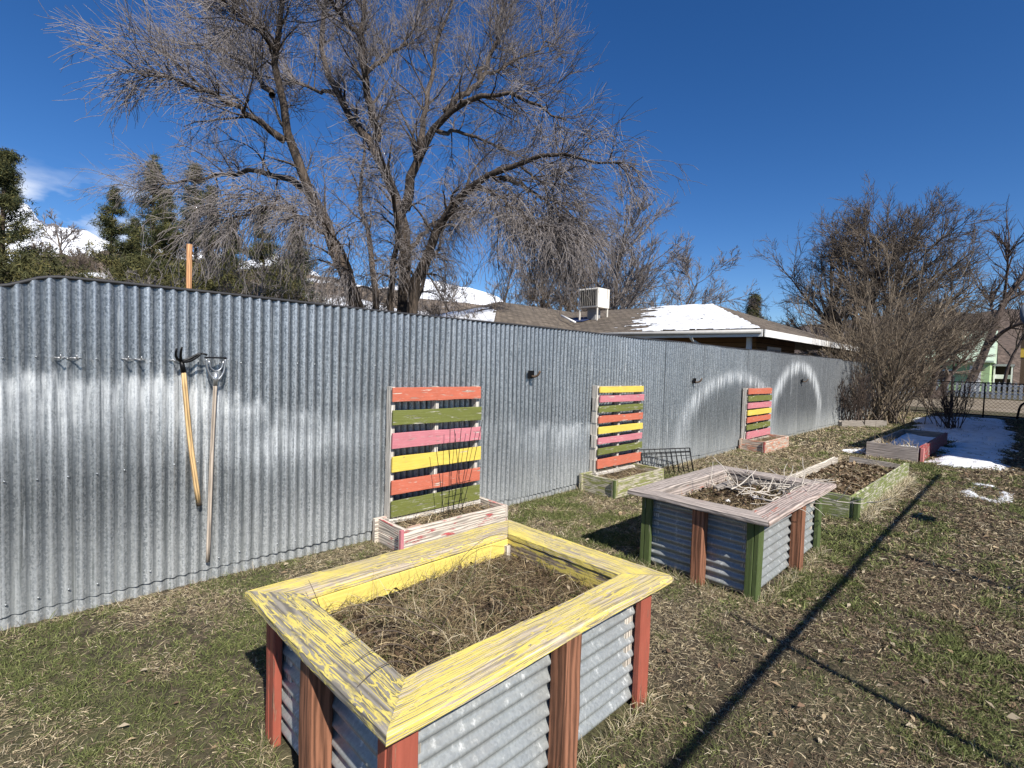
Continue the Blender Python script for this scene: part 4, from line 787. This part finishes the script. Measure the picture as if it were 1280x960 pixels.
mb = MB(); mb.board((Cx-.02, Cy+.012, He-.19), (0, 1, 0), (0, 0, 1), 6.8, .19, -.03, ch=.003); build(mb, 'fascia', trim, house)
mb = MB(); mb.tube([(Cx-.075, Cy+.05, He-.06), (Cx-.075, 11.8, He-.06)], .06, 8); build(mb, 'gutter', plain('grey_gutter', (.42, .41, .39), .5), house, True)
mb = MB(); mb.tube([(Cx-.07, 7.3, He-.1), (Cx+.1, 7.25, He-.28), (Cx+1.2, 6.7, He-.75), (Cx+1.22, 6.65, .2)], .045, 8); build(mb, 'downspout', trim, house, True)
mb = MB(); mb.box((Cx+.3, Cy+.45, 0), (Cx+.42, Cy+.57, He-.15)); build(mb, 'porch_post', trim, house)
mb = MB(); mb.box((Ex-.5, Cy+.45, 0), (Ex-.38, Cy+.57, He-.15)); build(mb, 'porch_post', M['grey'], house)
mb = MB(); mb.box((Cx+.05, Cy+.05, He-.13), (Ex-.05, 12.5, He-.10)); build(mb, 'soffit', plain('soffit_brown', (.10, .075, .055)), house)
GL = plain('window_glass', (.035, .04, .05), .12, 0, .1)
for (xa, xb, za, zb_) in ((17.05, 18.3, 1.5, 2.38), (19.0, 19.55, 1.4, 2.2)):
    mb = MB(); y_ = Cy+.65
    mb.box((xa, y_-.03, za), (xa+.08, y_-.003, zb_)); mb.box((xb-.08, y_-.03, za), (xb, y_-.003, zb_)); mb.box((xa+.081, y_-.03, zb_-.08), (xb-.081, y_-.003, zb_)); mb.box((xa+.081, y_-.03, za), (xb-.081, y_-.003, za+.08)); mb.box(((xa+xb)/2-.02, y_-.028, za+.081), ((xa+xb)/2+.02, y_-.004, zb_-.081)); wn = build(mb, 'window', trim, house)
    mb = MB(); mb.box((xa+.08, y_-.018, za+.08), (xb-.08, y_-.002, zb_-.08)); build(mb, 'pane', GL, wn)
    mb = MB()
    for q in range(7): mb.box((xa+.1, y_-.022, zb_-.12-q*.1), (xb-.1, y_-.0185, zb_-.085-q*.1), ch=.0005)
    build(mb, 'blind', plain('pale_blind', (.6, .58, .55)), wn)
mb = MB(); mb.box((Cx+1.27, 8.4, 1.4), (Cx+1.297, 10.2, 2.35)); wn = build(mb, 'window', trim, house); mb = MB(); mb.box((Cx+1.258, 8.5, 1.5), (Cx+1.268, 10.1, 2.25), ch=.001); build(mb, 'pane', GL, wn)
# cooler on the roof
t = thing('rooftop_cooler', 'cream box swamp cooler with louvred side standing on the roof', 'air cooler', (18, 13.2, 3.5)); cxx, cyy = 17.6, 12.75
CRM = plain('cream_metal', (.74, .70, .62), .45, var=.08)
mb = MB(); mb.box((cxx, cyy, 4.06), (cxx+.82, cyy+1.02, 4.87), ch=.02); body = build(mb, 'cabinet', CRM, t)
mb = MB(); mb.box((cxx-.012, cyy+.07, 4.13), (cxx-.002, cyy+.95, 4.81), ch=.001); pn = build(mb, 'louvre_panel', plain('dark_louvre', (.06, .055, .05)), t)
mb = MB()
for q in range(9): mb.board((cxx-.035, cyy+.10+q*.098, 4.13), (0, 0, 1), (.6, .8, 0), .68, .03, .006, ch=.001)
build(mb, 'louvre', plain('louvre_beige', (.45, .42, .37)), pn)
for (qx, qy) in ((.03, .03), (.75, .03), (.03, .95), (.75, .95)):
    zf = He+(cxx+qx-Cx)/(Ax-Cx)*(Hr-He); mb = MB(); mb.box((cxx+qx, cyy+qy, zf), (cxx+qx+.05, cyy+qy+.05, 4.058)); build(mb, 'leg', CRM, t)
mb = MB(); mb.box((cxx+.25, cyy+.3, 3.45), (cxx+.62, cyy+.72, 4.055)); build(mb, 'duct', plain('duct_grey', (.25, .25, .25)), t)
zf = lambda x: He+(x-Cx)/(Ax-Cx)*(Hr-He)
mb = MB(); mb.board((17.3, 13.3, zf(17.3)+.03), (1, 0, .27), (0, 1, 0), 1.0, 1.1, .02); tag(build(mb, 'roof_tarp', plain('navy_tarp', (.03, .045, .11)), loc=(17.8, 13.8, 3.5)), 'navy blue sheet lying on the roof beneath the cooler', 'tarp')
mb = MB(); mb.tube([at(702, 394.5, 21.6), at(719, 403, 20.6)], .045, 8); tag(build(mb, 'roof_pipe', trim, None, True, loc=at(710, 399, 21)), 'short white pipe lying on the shingles left of the cooler', 'pipe')

# ================================================================== POST, GATE, ROAD SIDE, FAR HOUSES
mb = MB(); b_ = gpos(234.5, 7.0); zt = zat(234.5, 307, 7.0); mb.tube([(b_[0], b_[1], 0), (b_[0], b_[1], zt*.6), (b_[0]+.01, b_[1], zt)], [.038, .036, .034], 12); tag(build(mb, 'timber_post', wood('orange_post', (.45, .235, .11)), None, True, loc=b_), 'orange brown round timber post rising behind the fence', 'post')
gx = 27.6; t = thing('chain_link_gate', 'black chain link gate and fence closing the shaded yard', 'gate', (gx, 1.5, 0))
for i, yy in enumerate((5.0, 3.6, 2.1, 1.12, -.2, -1.2)):
    mb = MB(); r_ = .055 if yy in (2.1, -.2) else .025; mb.tube([(gx+.02*i, yy, -.1), (gx+.02*i, yy, 1.62 if r_ > .03 else 1.42)], r_, 8); build(mb, 'post', BLK, t, True)
mb = MB()
for zz in (.12, 1.4): mb.tube([(gx, 5.0, zz), (gx, -1.2, zz)], .022, 6)
build(mb, 'rail', BLK, t, True)
mb = MB(); sN = .13
for i in range(60):
    y0_ = 5.0-i*sN
    for sg in (1, -1):
        ya, yb = y0_, y0_-sg*1.25
        za, zb_ = .13, 1.38
        if yb < -1.2: f_ = (ya+1.2)/(ya-yb); yb = -1.2; zb_ = za+(zb_-za)*f_
        if yb > 5: f_ = (5-ya)/(yb-ya); yb = 5; zb_ = za+(zb_-za)*f_
        if ya < -1.2: continue
        mb.tube([(gx+.01*sg, ya, za), (gx+.01*sg, yb, zb_)], .0045, 3, False)
build(mb, 'mesh_panel', BLK, t)
t = thing('metal_hoop', 'black bent metal hoop standing by the gate at the right edge', 'hoop', (28.6, .2, 0)); mb = MB(); mb.tube(resample([(28.6, .16, 0), (28.6, .10, .55), (28.6, -.02, .7), (28.6, -.3, .7), (28.6, -.45, 0)], 16), .04, 7); build(mb, 'tube', BLK, t, True)
# picket fence across the road
pk = thing('picket_fence', 'weathered blue grey picket fence across the dirt road', 'fence', (53.5, 3, 0)); MP = plain('picket_grey', (.30, .33, .37))
ys = np.arange(-3.5, 12.5, .3)
for i, yy in enumerate(ys):
    mb = MB(); h_ = 1.28+random.uniform(-.05, .05); mb.add([(53.5, yy, 0), (53.5, yy+.17, 0), (53.5, yy+.17, h_-.12), (53.5, yy+.085, h_), (53.5, yy, h_-.12), (53.53, yy, 0), (53.53, yy+.17, 0), (53.53, yy+.17, h_-.12), (53.53, yy+.085, h_), (53.53, yy, h_-.12)], [[0, 1, 2, 3, 4], [9, 8, 7, 6, 5], [0, 5, 6, 1], [1, 6, 7, 2], [2, 7, 8, 3], [3, 8, 9, 4], [4, 9, 5, 0]]); build(mb, 'picket', MP, pk)
for zz in (.35, .95): mb = MB(); mb.box((53.54, -3.5, zz), (53.6, 12.5, zz+.12)); build(mb, 'rail', MP, pk)
mb = MB(); mb.box((52.02, -60, -.05), (53.3, 70, .05)); tag(build(mb, 'verge', M_EARTH), kind='structure')
MINT = plain('mint_roof', (.50, .62, .48), .6, var=.12, scale=2); GRNW = plain('pale_green_wall', (.42, .58, .30), .7, var=.1)
gh = thing('green_house', 'pale green house with mint roof seen through the bare trees', 'house', (82, 6, 0))
mb = MB(); mb.box((79, 2.9, 0), (88, 16, 3.7)); build(mb, 'wall', GRNW, gh)
mb = MB(); mb.add([(78.2, 2.6, 3.5), (78.2, 17, 3.5), (83.5, 17, 7.2), (83.5, 2.6, 7.2), (89, 2.6, 3.5), (89, 17, 3.5), (78.2, 2.6, 3.3), (89, 2.6, 3.3), (78.2, 17, 3.3), (89, 17, 3.3)], [[0, 1, 2, 3], [3, 2, 5, 4], [0, 3, 4, 7, 6], [1, 8, 9, 5, 2], [0, 6, 8, 1], [4, 5, 9, 7], [6, 7, 9, 8]]); build(mb, 'roof', MINT, gh)
mb = MB(); mb.box((78.9, 3.6, 0), (78.97, 4.6, 3.0)); build(mb, 'door', trim, gh); mb = MB(); mb.box((78.9, 6, 1), (78.98, 7.6, 2.4)); wn = build(mb, 'window', trim, gh); mb = MB(); mb.box((78.86, 6.15, 1.15), (78.895, 7.45, 2.25)); build(mb, 'pane', GL, wn)
yh = thing('yellow_house', 'yellow house with brown upper storey at the right edge', 'house', (88, -3, 0))
mb = MB(); mb.box((85, -9, 0), (94, .5, 4.1)); build(mb, 'lower_wall', plain('brown_wall', (.10, .065, .045)), yh); mb = MB(); mb.box((84.95, -9.05, 4.1), (94.05, .56, 5.2)); build(mb, 'wall', plain('yellow_wall', (.55, .36, .06)), yh); mb = MB(); mb.box((84.9, -9.1, 5.2), (94.1, .6, 9)); build(mb, 'upper_wall', plain('dark_brown_wall', (.07, .045, .03)), yh); mb = MB(); mb.add([(84.4, -9.6, 9.0), (94.6, -9.6, 9.0), (94.6, .9, 9.0), (84.4, .9, 9.0), (89.5, -9.6, 11), (89.5, .9, 11)], [[0, 3, 5, 4], [1, 4, 5, 2], [0, 4, 1], [3, 2, 5], [0, 1, 2, 3]]); build(mb, 'roof', plain('grey_roof', (.12, .115, .11)), yh)
sh_ = thing('white_porch', 'low grey and white porch between the green and yellow houses', 'porch', (86, 1.9, 0))
mb = MB(); mb.box((84, 1.0, 3.0), (88, 2.9, 3.25)); build(mb, 'roof', plain('porch_grey', (.30, .30, .31)), sh_)
mb = MB(); mb.box((84.2, 1.1, 1.5), (84.3, 2.8, 2.0)); build(mb, 'railing', trim, sh_); mb = MB(); mb.box((84.1, 2.6, 0), (84.25, 2.75, 3)); mb.box((84.1, 1.1, 0), (84.25, 1.25, 3)); build(mb, 'porch_post', trim, sh_)
mb = MB(); mb.box((86, 1.1, 0), (88, 2.8, 3)); build(mb, 'back_wall', plain('dark_brown_wall', (.07, .045, .03)), sh_)

# ================================================================== TREES
B_DARK = bark('dark_bark', (.028, .022, .018), (.125, .095, .073)); TWIG = bark('pale_twig', (.13, .112, .105), (.33, .295, .28), 3); TW2 = bark('brown_twig', (.085, .066, .05), (.205, .165, .13), 3); TW3 = bark('dark_twig', (.05, .037, .031), (.115, .085, .07), 3); TW4 = bark('tan_twig', (.15, .115, .08), (.31, .25, .18), 3)
def big_tree():
    rng = np.random.default_rng(42); D = 14.0; base = gpos(482, D)
    t = thing('large_bare_tree', 'huge spreading bare tree with drooping twigs behind the metal fence', 'tree', base)
    limbs = [  # (pixel u, v, depth offset) along each limb, radius at foot and tip
     ([(470, 520, 0), (462, 440, 0), (451, 385, -.1), (434, 345, -.3), (411, 290, -.5), (385, 225, -.8), (362, 188, -1), (352, 150, -1.2), (340, 119, -1.3), (345, 62, -1.6), (352, 8, -1.8), (356, -50, -2)], .27, .04),
     ([(356, 176, -1), (335, 160, -1.3), (319, 150, -1.6), (284, 128, -2.2), (237, 106, -2.8), (205, 93, -3.2), (180, 96, -3.4)], .10, .014),
     ([(388, 240, -.7), (369, 225, -.2), (345, 217, .3), (300, 215, 1), (250, 223, 1.5), (205, 230, 2), (175, 238, 2.3)], .11, .014),
     ([(340, 119, -1.3), (326, 100, -.8), (312, 81, -.4), (290, 67, 0), (256, 59, .5), (235, 54, .8)], .08, .012),
     ([(345, 62, -1.6), (325, 40, -2), (300, 15, -2.4), (278, -5, -2.8)], .07, .012),
     ([(490, 520, .2), (500, 440, .3), (507, 381, .3), (509, 319, .4), (506, 256, .5), (490, 225, .7), (473, 182, 1), (444, 156, 1.2), (419, 119, 1.6), (404, 82, 2), (400, 45, 2.2), (412, 2, 2.4), (418, -50, 2.6)], .24, .04),
     ([(470, 176, 1), (461, 125, .6), (455, 94, .3), (450, 47, 0), (456, 0, -.2), (462, -50, -.4)], .14, .03),
     ([(456, 94, .3), (472, 80, .6), (500, 58, 1), (520, 30, 1.4), (540, -5, 1.7)], .07, .012),
     ([(505, 520, -.1), (512, 440, -.2), (518, 381, -.3), (531, 319, -.5), (547, 268, -.8), (566, 247, -1.1), (594, 229, -1.4), (625, 220, -1.8), (650, 205, -2.1), (669, 192, -2.4), (694, 189, -2.8), (731, 191, -3.1), (755, 196, -3.4), (780, 203, -3.6)], .23, .014),
     ([(625, 222, -1.8), (660, 232, -1.4), (690, 258, -1.1), (710, 285, -1), (724, 318, -.9)], .06, .012),
     ([(506, 262, .5), (512, 230, .3), (522, 192, 0), (541, 160, -.4), (556, 140, -.7), (581, 131, -1), (602, 120, -1.3), (640, 118, -1.6), (668, 128, -1.9), (690, 145, -2.1), (708, 150, -2.3)], .16, .014),
     ([(556, 140, -.7), (580, 118, -.2), (600, 104, .2), (640, 75, .8), (680, 60, 1.2), (700, 46, 1.5)], .09, .012),
     ([(600, 104, .2), (615, 70, .5), (622, 35, .7), (632, 0, 1), (640, -40, 1.2)], .08, .014),
     ([(522, 192, 0), (530, 150, .6), (538, 100, 1.1), (548, 55, 1.5), (560, 10, 1.9), (575, -40, 2.2)], .10, .02),
     ([(478, 520, .5), (470, 420, .7), (467, 360, .9), (467, 327, 1), (463, 298, 1.2), (452, 275, 1.4), (449, 251, 1.6), (456, 219, 1.9), (458, 170, 2.3), (440, 130, 2.8)], .15, .02),
     ([(484, 520, -.3), (487, 440, -.4), (486, 385, -.5), (491, 335, -.7), (498, 300, -1), (500, 262, -1.5), (492, 225, -2.2), (480, 190, -2.9), (470, 150, -3.4)], .15, .02),
     ([(476, 520, -.5), (462, 440, -.8), (455, 395, -1), (447, 350, -1.4), (430, 312, -2), (412, 285, -2.7), (390, 268, -3.3)], .12, .014),
     ([(495, 520, .6), (510, 420, .9), (522, 372, 1.2), (536, 330, 1.6), (552, 295, 2.1), (566, 262, 2.7), (590, 240, 3.2)], .12, .014),
     ([(650, 206, -2.1), (680, 232, -2.6), (700, 270, -2.9), (706, 300, -3.0)], .035, .01),
     ([(594, 229, -1.4), (620, 245, -2.2), (645, 262, -2.8), (662, 290, -3.2)], .06, .012),
     ([(419, 119, 1.6), (390, 110, 2.4), (360, 100, 3.1), (320, 95, 3.6), (285, 100, 4)], .07, .012),
     ([(405, 290, -.5), (385, 275, -1.6), (355, 262, -2.5), (320, 262, -3.2), (280, 275, -3.7)], .08, .012),
     ([(509, 319, .4), (530, 290, 1.4), (560, 268, 2.4), (600, 262, 3.2), (640, 275, 3.8)], .08, .012),
     ([(450, 47, 0), (430, 20, -1), (405, -5, -2), (380, -30, -2.8)], .07, .012),
     ([(541, 160, -.4), (570, 165, .8), (605, 175, 1.8), (645, 190, 2.6), (690, 215, 3.2)], .07, .012)]
    K = 16; LP = np.array([resample([at(u, v, D+dd) for u, v, dd in L], K) for L, a, b in limbs]); LP[:, 1:-1] += rng.normal(0, .05, LP[:, 1:-1].shape)
    LR = np.array([a+(b-a)*np.linspace(0, 1, K)**.8 for _, a, b in limbs]); V, Q = tubes(LP, LR, 9); build_np('trunk', V, Q, B_DARK, t, True)
    out = []; out2 = []; cen = at(480, 190, D)
    def trop(p, d, g):  # outer and upper twigs rise, inner low ones droop
        hgt = np.clip((p[:, 2]-6.6)/3.2, -1, 1)[:, None]; o_ = norm((p-cen)*np.array([1, 1, .35])); return o_*.10+np.array([0, 0, 1])*(hgt*.30-.14)*g
    Ls = np.array([np.linalg.norm(np.diff(q, axis=0), axis=1).sum() for q in LP])
    p, d, r, tt = kids(LP, LR, 22, .2, 1, (.5, 1.15), rng, .1); zok = p[:, 2] > 3.3; p, d, r, tt = p[zok], d[zok], r[zok], tt[zok]
    L1 = rng.uniform(.6, 1.9, len(p))*(1.15-.62*tt); A = grow(p, d, L1, 7, .13, trop(p, d, 1.), rng); AR = taper(np.clip(r*.42, .014, .045), np.full(len(p), .008), len(p), 7); out.append(tubes(A, AR, 5))
    p, d, r, tt = kids(A, AR, 10, .1, 1, (.35, 1.0), rng, .0); L2 = rng.uniform(.35, 1.25, len(p)); Bq = grow(p, d, L2, 6, .13, trop(p, d, 2.0), rng); BR = taper(np.full(len(p), .0075), np.full(len(p), .0045), len(p), 6); out2.append(tubes(Bq, BR, 3))
    p, d, r, tt = kids(Bq, BR, 5, .1, 1, (.3, .9), rng, 0); L3 = rng.uniform(.2, .7, len(p)); Cq = grow(p, d, L3, 4, .13, trop(p, d, 2.6), rng); out2.append(tubes(Cq, taper(np.full(len(p), .005), np.full(len(p), .0035), len(p), 4), 3))
    p, d, r, tt = kids(LP, LR, 90, .4, 1, (.5, 1.2), rng, .1); p, d = p[p[:, 2] > 3.3], d[p[:, 2] > 3.3]; Dq = grow(p, d, rng.uniform(.3, 1.1, len(p)), 5, .14, trop(p, d, 2.), rng); out2.append(tubes(Dq, taper(np.full(len(p), .007), np.full(len(p), .0045), len(p), 5), 3))
    V, Q = merge(out); build_np('crown', V, Q, B_DARK, t); V, Q = merge(out2); build_np('twigs', V, Q, TWIG, t)
big_tree()
G1 = 'dark pines on the slope behind the fence'
pine('pine_tree', 'dense dark pine cut by the left edge of the picture', gpos(-5, 27), zat(-5, 192, 27), 4.0, 1, .28, .05, 150, 46, G1, .14, .44)
pine('pine_tree', 'slim pine with lopsided foliage between the edge pine and the tallest pine', gpos(132, 29), zat(132, 238, 29), 2.4, 2, .16, .12, 85, 40, G1, .28, .34)
pine('pine_tree', 'tall narrow pine with pointed dark tip left of the bare tree', gpos(178, 30), zat(178, 196, 30), 2.9, 3, .2, .12, 100, 40, G1, .28, .34)
pine('pine_tree', 'broad pine behind the orange post', gpos(242, 31), zat(242, 204, 31), 3.2, 4, .22, .14, 105, 40, G1, .25, .36)
pine('pine_tree', 'pine half hidden by the big bare tree trunk', gpos(330, 32), zat(330, 262, 32), 2.5, 5, .2, .15, 70, 40, G1, .22, .38)
pine('pine_tree', 'dark pine directly left of the big trunk', gpos(378, 36), zat(378, 288, 36), 2.8, 8, .2, .1, 90, 40, G1, .1, .45)
pine('pine_tree', 'pale topped pine between the orange post and the half hidden pine', gpos(272, 34), zat(272, 232, 34), 2.3, 9, .2, .15, 80, 40, G1, .25, .36)
pine('pine_tree', 'olive pine overlapping the tallest pine just left of the orange post', gpos(208, 34), zat(208, 236, 34), 3.0, 12, .2, .1, 90, 40, G1, .2, .4)
pine('pine_tree', 'low pine in the gap between the slim pine and the tallest pine', gpos(153, 38), zat(153, 272, 38), 2.8, 13, .18, .05, 90, 40, G1, .2, .42)
pine('pine_tree', 'small pine seen through hanging twigs near the big trunk', gpos(292, 40), zat(292, 270, 40), 2.2, 6, .18, .2, 60, 36, G1, .25, .45)
def shrub_ev(label, base, R, H, seed, cat='shrub'):
    rng = np.random.default_rng(seed); t = thing('evergreen_shrub', label, cat, base, 'low olive shrubs along the back of the fence')
    n = 150; c = norm(rng.normal(0, 1, (n, 3)))*rng.uniform(.5, 1, (n, 1))*np.array([R, R, H*.55])+np.array(base)+np.array([0, 0, H*.5]); c[:, 2] = np.maximum(c[:, 2], .2)
    P = np.stack([np.repeat(np.array(base, float)[None], 14, 0)+np.array([0, 0, .0]), c[:14]*.5+np.array(base)*.5+[0, 0, .2], c[:14]], 1); build_np('stems', *tubes(P, taper(np.full(14, .05), np.full(14, .015), 14, 3), 4), B_DARK, t)
    needles('crown', t, c, .42*rng.uniform(.7, 1.3, n), 60, rng, attr_mat('needles'), [(.10, .095, .035), (.075, .075, .03), (.125, .11, .042), (.055, .058, .026)], 1.1)
for u, D, R, v, sd, lb in ((22, 21, 1.7, 302, 51, 'broad olive shrub filling the left edge behind the fence'), (75, 20, 1.3, 322, 52, 'rounded olive shrub beside the edge pine'), (170, 22, 1.5, 322, 53, 'olive shrub below the tallest pine'), (118, 24, 1.1, 342, 54, 'low olive shrub below the slim pine'), (268, 23, 1.3, 330, 55, 'olive shrub right of the orange post'), (218, 24, .9, 348, 56, 'small olive shrub left of the orange post'), (345, 25, 1.4, 335, 57, 'dark olive shrub left of the big trunk')):
    shrub_ev(lb, tuple(gpos(u, D)), R, zat(u, v, D), sd)
bz = gpos(78, 112); bz[2] = zat(78, 326, 112)-1
bare_tree('bare_tree', 'small round bare tree on the hillside before the snowy mountain', bz, 11.5, 6.2, 61, TW2, TWIG, 8, 7, 6, 3, .3, .2, .3, .05)
for u, v0, D, sd, lb in ((50, 322, 100, 71, 'bare scrub on the hill left of the round bare tree'), (100, 330, 96, 72, 'bare scrub on the hill right of the round bare tree'), (122, 336, 90, 73, 'lower bare scrub on the hill beside the slim pine')):
    q = gpos(u, D); q[2] = max(0, zat(u, v0, D)-3.0); bare_tree('scrub_bush', lb, q, 5.5, 3.8, sd, TW2, TW2, 6, 6, 5, 3, .1, .05, .2, .035, 'shrub', 'bare scrub on the hill', split=5)
G2 = 'bare brush under the big tree'
for u, D, v, sd, lb in ((300, 17, 340, 81, 'tangled bare brush right of the orange post behind the fence'), (365, 18, 330, 82, 'tangled bare brush left of the big trunk'), (425, 17, 345, 83, 'bare brush against the left stem of the big tree'), (560, 20, 355, 84, 'bare brush between the big trunk and the house roof'), (200, 19, 345, 85, 'thin bare brush left of the orange post')):
    H = zat(u, v, D); bare_tree('bare_bush', lb, gpos(u, D), H*1.05, H*.55, sd, TW2, TWIG if sd % 2 else TW2, 6, 6, 5, 3, .045, .1, .1, .008, 'shrub', G2, split=6)
G3 = 'bare trees beyond the brown house'
bare_tree('bare_tree', 'wide bare tree rising behind the rooftop cooler', gpos(765, 36), zat(765, 268, 36)*1.15, 6.6, 91, B_DARK, TWIG, 11, 11, 8, 4, .24, .25, .22, .015, group=G3, split=4)
bare_tree('bare_tree', 'low bare tree leaning right above the house ridge', gpos(800, 37), zat(850, 318, 37)*1.1, 5.6, 92, B_DARK, TWIG, 11, 10, 8, 5, .2, .3, .2, .014, group=G3, lean=(.45, -.4))
bare_tree('bare_tree', 'slender bare tree left of the house roof peak', gpos(600, 33), zat(600, 292, 33)*1.1, 3.8, 93, B_DARK, TWIG, 8, 8, 6, 4, .15, .3, .2, .012, group=G3, split=2)
bare_tree('bare_tree', 'bare tree just right of the house roof peak', gpos(655, 34), zat(655, 300, 34)*1.1, 3.8, 94, B_DARK, TWIG, 8, 8, 6, 4, .15, .3, .2, .012, group=G3, split=2)
bare_tree('bare_tree', 'dense brown thicket tree left of the rooftop cooler', gpos(695, 33), zat(695, 298, 33), 2.6, 95, TW2, TW2, 9, 9, 7, 4, .1, .1, .1, .012, group=G3, split=7)
pine('pine_tree', 'short dark spruce tip behind the right end of the house roof', gpos(938, 42), zat(938, 368, 42), 1.9, 96, .16, .1, 80, 40, None, .1, .45)
# right-hand trees and shrubs
bare_tree('bare_tree', 'big dark round bare tree behind the fence end', gpos(1062, 30), zat(1072, 285, 30), 6.7, 133, TW3, TW2, 16, 12, 8, 5, .30, .14, .14, .011, split=3)
bare_tree('bare_tree', 'dark bare tree crowding the right side of the round tree', gpos(1165, 36), zat(1165, 392, 36), 4.6, 102, TW3, TW2, 11, 11, 8, 4, .24, .32, .12, .013, split=4)
bare_tree('bare_tree', 'reddish bare tree behind the leaning trunk at the right', gpos(1255, 52), zat(1255, 330, 52), 6.5, 103, TW3, TW2, 10, 9, 7, 4, .17, .35, .2, .018)
bare_tree('bare_tree', 'distant brown bare tree left of the green house', gpos(1150, 62), zat(1150, 372, 62), 5.0, 104, TW3, TW3, 8, 8, 6, 4, .25, .15, .1, .02, split=3)
bare_tree('bare_tree', 'distant pale bare tree behind the right end of the house eave', gpos(1035, 48), zat(1035, 380, 48), 5, 105, TW2, TWIG, 9, 8, 6, 4, .2, .1, .1, .016, split=4)
def shrub(label, base, H, spread, seed, stems, mat, mat2, r=.03, n2=9, n3=6, n4=3, fan=.62, tw=.006, group=None):
    rng = np.random.default_rng(seed); base = np.array(base, float); t = thing('bare_shrub', label, 'shrub', base, group)
    P0 = base+np.c_[rng.normal(0, spread*.16, (stems, 2)), np.zeros(stems)]; dirs = np.c_[rng.normal(0, fan, (stems, 2)), np.ones(stems)]
    A = grow(P0, dirs, H*rng.uniform(.55, 1.08, stems), 10, .05, np.array([0, 0, .03]), rng); AR = taper(rng.uniform(.5, 1, stems)*r, np.full(stems, tw), stems, 10)
    build_np('stems', *tubes(A, AR, 5), mat, t)
    p, d, q, tt = kids(A, AR, n2, .28, 1, (.3, .8), rng, .12); L = H*.26*(1.2-.6*tt)*rng.uniform(.5, 1.1, len(p)); B = grow(p, d, L, 6, .08, np.array([0, 0, .06]), rng); BR = taper(np.full(len(p), tw*1.5), np.full(len(p), tw), len(p), 6)
    o = [tubes(B, BR, 3)]; p, d, q, tt = kids(B, BR, n3, .1, 1, (.3, .8), rng, .05); L = np.repeat(L, n3)*.45*rng.uniform(.5, 1.1, len(p)); Cq = grow(p, d, L, 4, .1, np.array([0, 0, .04]), rng); o.append(tubes(Cq, taper(np.full(len(p), tw*.9), np.full(len(p), tw*.6), len(p), 4), 3))
    build_np('twigs', *merge(o), mat2, t); return t
shrub('large fountain shaped bare shrub at the end of the metal fence', (21.0, 3.35, 0), 6.0, 2.0, 111, 42, TW4, TW4, .036, 12, 6, fan=.36, tw=.0065)
shrub('low dense tan twiggy shrub below the fountain shaped shrub', (20.3, 3.25, 0), 3.0, 3.2, 112, 30, TW2, TW4, .02, 7, 4, fan=.5, tw=.006)
shrub('tan dense shrub right of the fountain shaped shrub', (24.6, 4.2, 0), 3.7, 3.4, 113, 60, TW4, TW4, .025, 9, 6, fan=.38, tw=.008)
shrub('small upright bare shrub standing in the snow by the gate', (20.4, 1.55, 0), 1.75, .8, 114, 34, TW3, TW3, .016, 6, 4, fan=.33, tw=.0045)
shrub('dark bare shrub pressed against the end of the metal fence', (18.6, 3.75, 0), 2.0, 1.2, 115, 30, TW3, TW3, .018, 8, 5, fan=.35, tw=.005)
def leaning_tree():
    D = 46; rng = np.random.default_rng(120); b_ = at(1205, 492, D); b_[2] = 0; t = thing('leaning_tree', 'dark leaning bare tree trunk behind the picket fence', 'tree', b_)
    Ls = [([(1205, 492, 0), (1214, 475, 0), (1225, 455, 0), (1238, 428, 0), (1244, 400, 0), (1252, 378, 0), (1268, 355, .5), (1285, 338, 1), (1310, 315, 2)], .36, .10), ([(1236, 432, 0), (1250, 416, -1), (1264, 408, -2), (1285, 402, -3), (1310, 392, -4)], .2, .07), ([(1250, 382, 0), (1262, 374, 1), (1280, 366, 2), (1300, 350, 3)], .15, .05), ([(1244, 400, 0), (1239, 385, 1), (1237, 372, 1.5)], .12, .06), ([(1255, 372, 0), (1258, 350, -1), (1260, 325, -2), (1262, 305, -2.5)], .12, .04), ([(1205, 440, 0), (1210, 362, 0), (1225, 345, 0), (1244, 320, 0)][1:], .2, .08)]
    LP = np.array([resample([at(u, v, D+dd) for u, v, dd in L], 10) for L, a, b in Ls]); LP[0, 0, 2] = -.2; LR = np.array([np.linspace(a, b, 10) for _, a, b in Ls])
    build_np('trunk', *tubes(LP[:5], LR[:5], 8), TW3, t, True); o = []
    p, d, r, tt = kids(LP[:5], LR[:5], 16, .4, 1, (.5, 1.1), rng, .3); A = grow(p, d, rng.uniform(1.5, 4, len(p)), 6, .1, np.array([0, 0, .12]), rng); AR = taper(np.full(len(p), .06), np.full(len(p), .025), len(p), 6); o.append(tubes(A, AR, 4))
    p, d, r, tt = kids(A, AR, 8, .2, 1, (.4, .9), rng, .1); B = grow(p, d, rng.uniform(.5, 1.8, len(p)), 5, .1, np.array([0, 0, .1]), rng); o.append(tubes(B, taper(np.full(len(p), .022), np.full(len(p), .012), len(p), 5), 3)); build_np('crown', *merge(o), TW3, t)
leaning_tree()
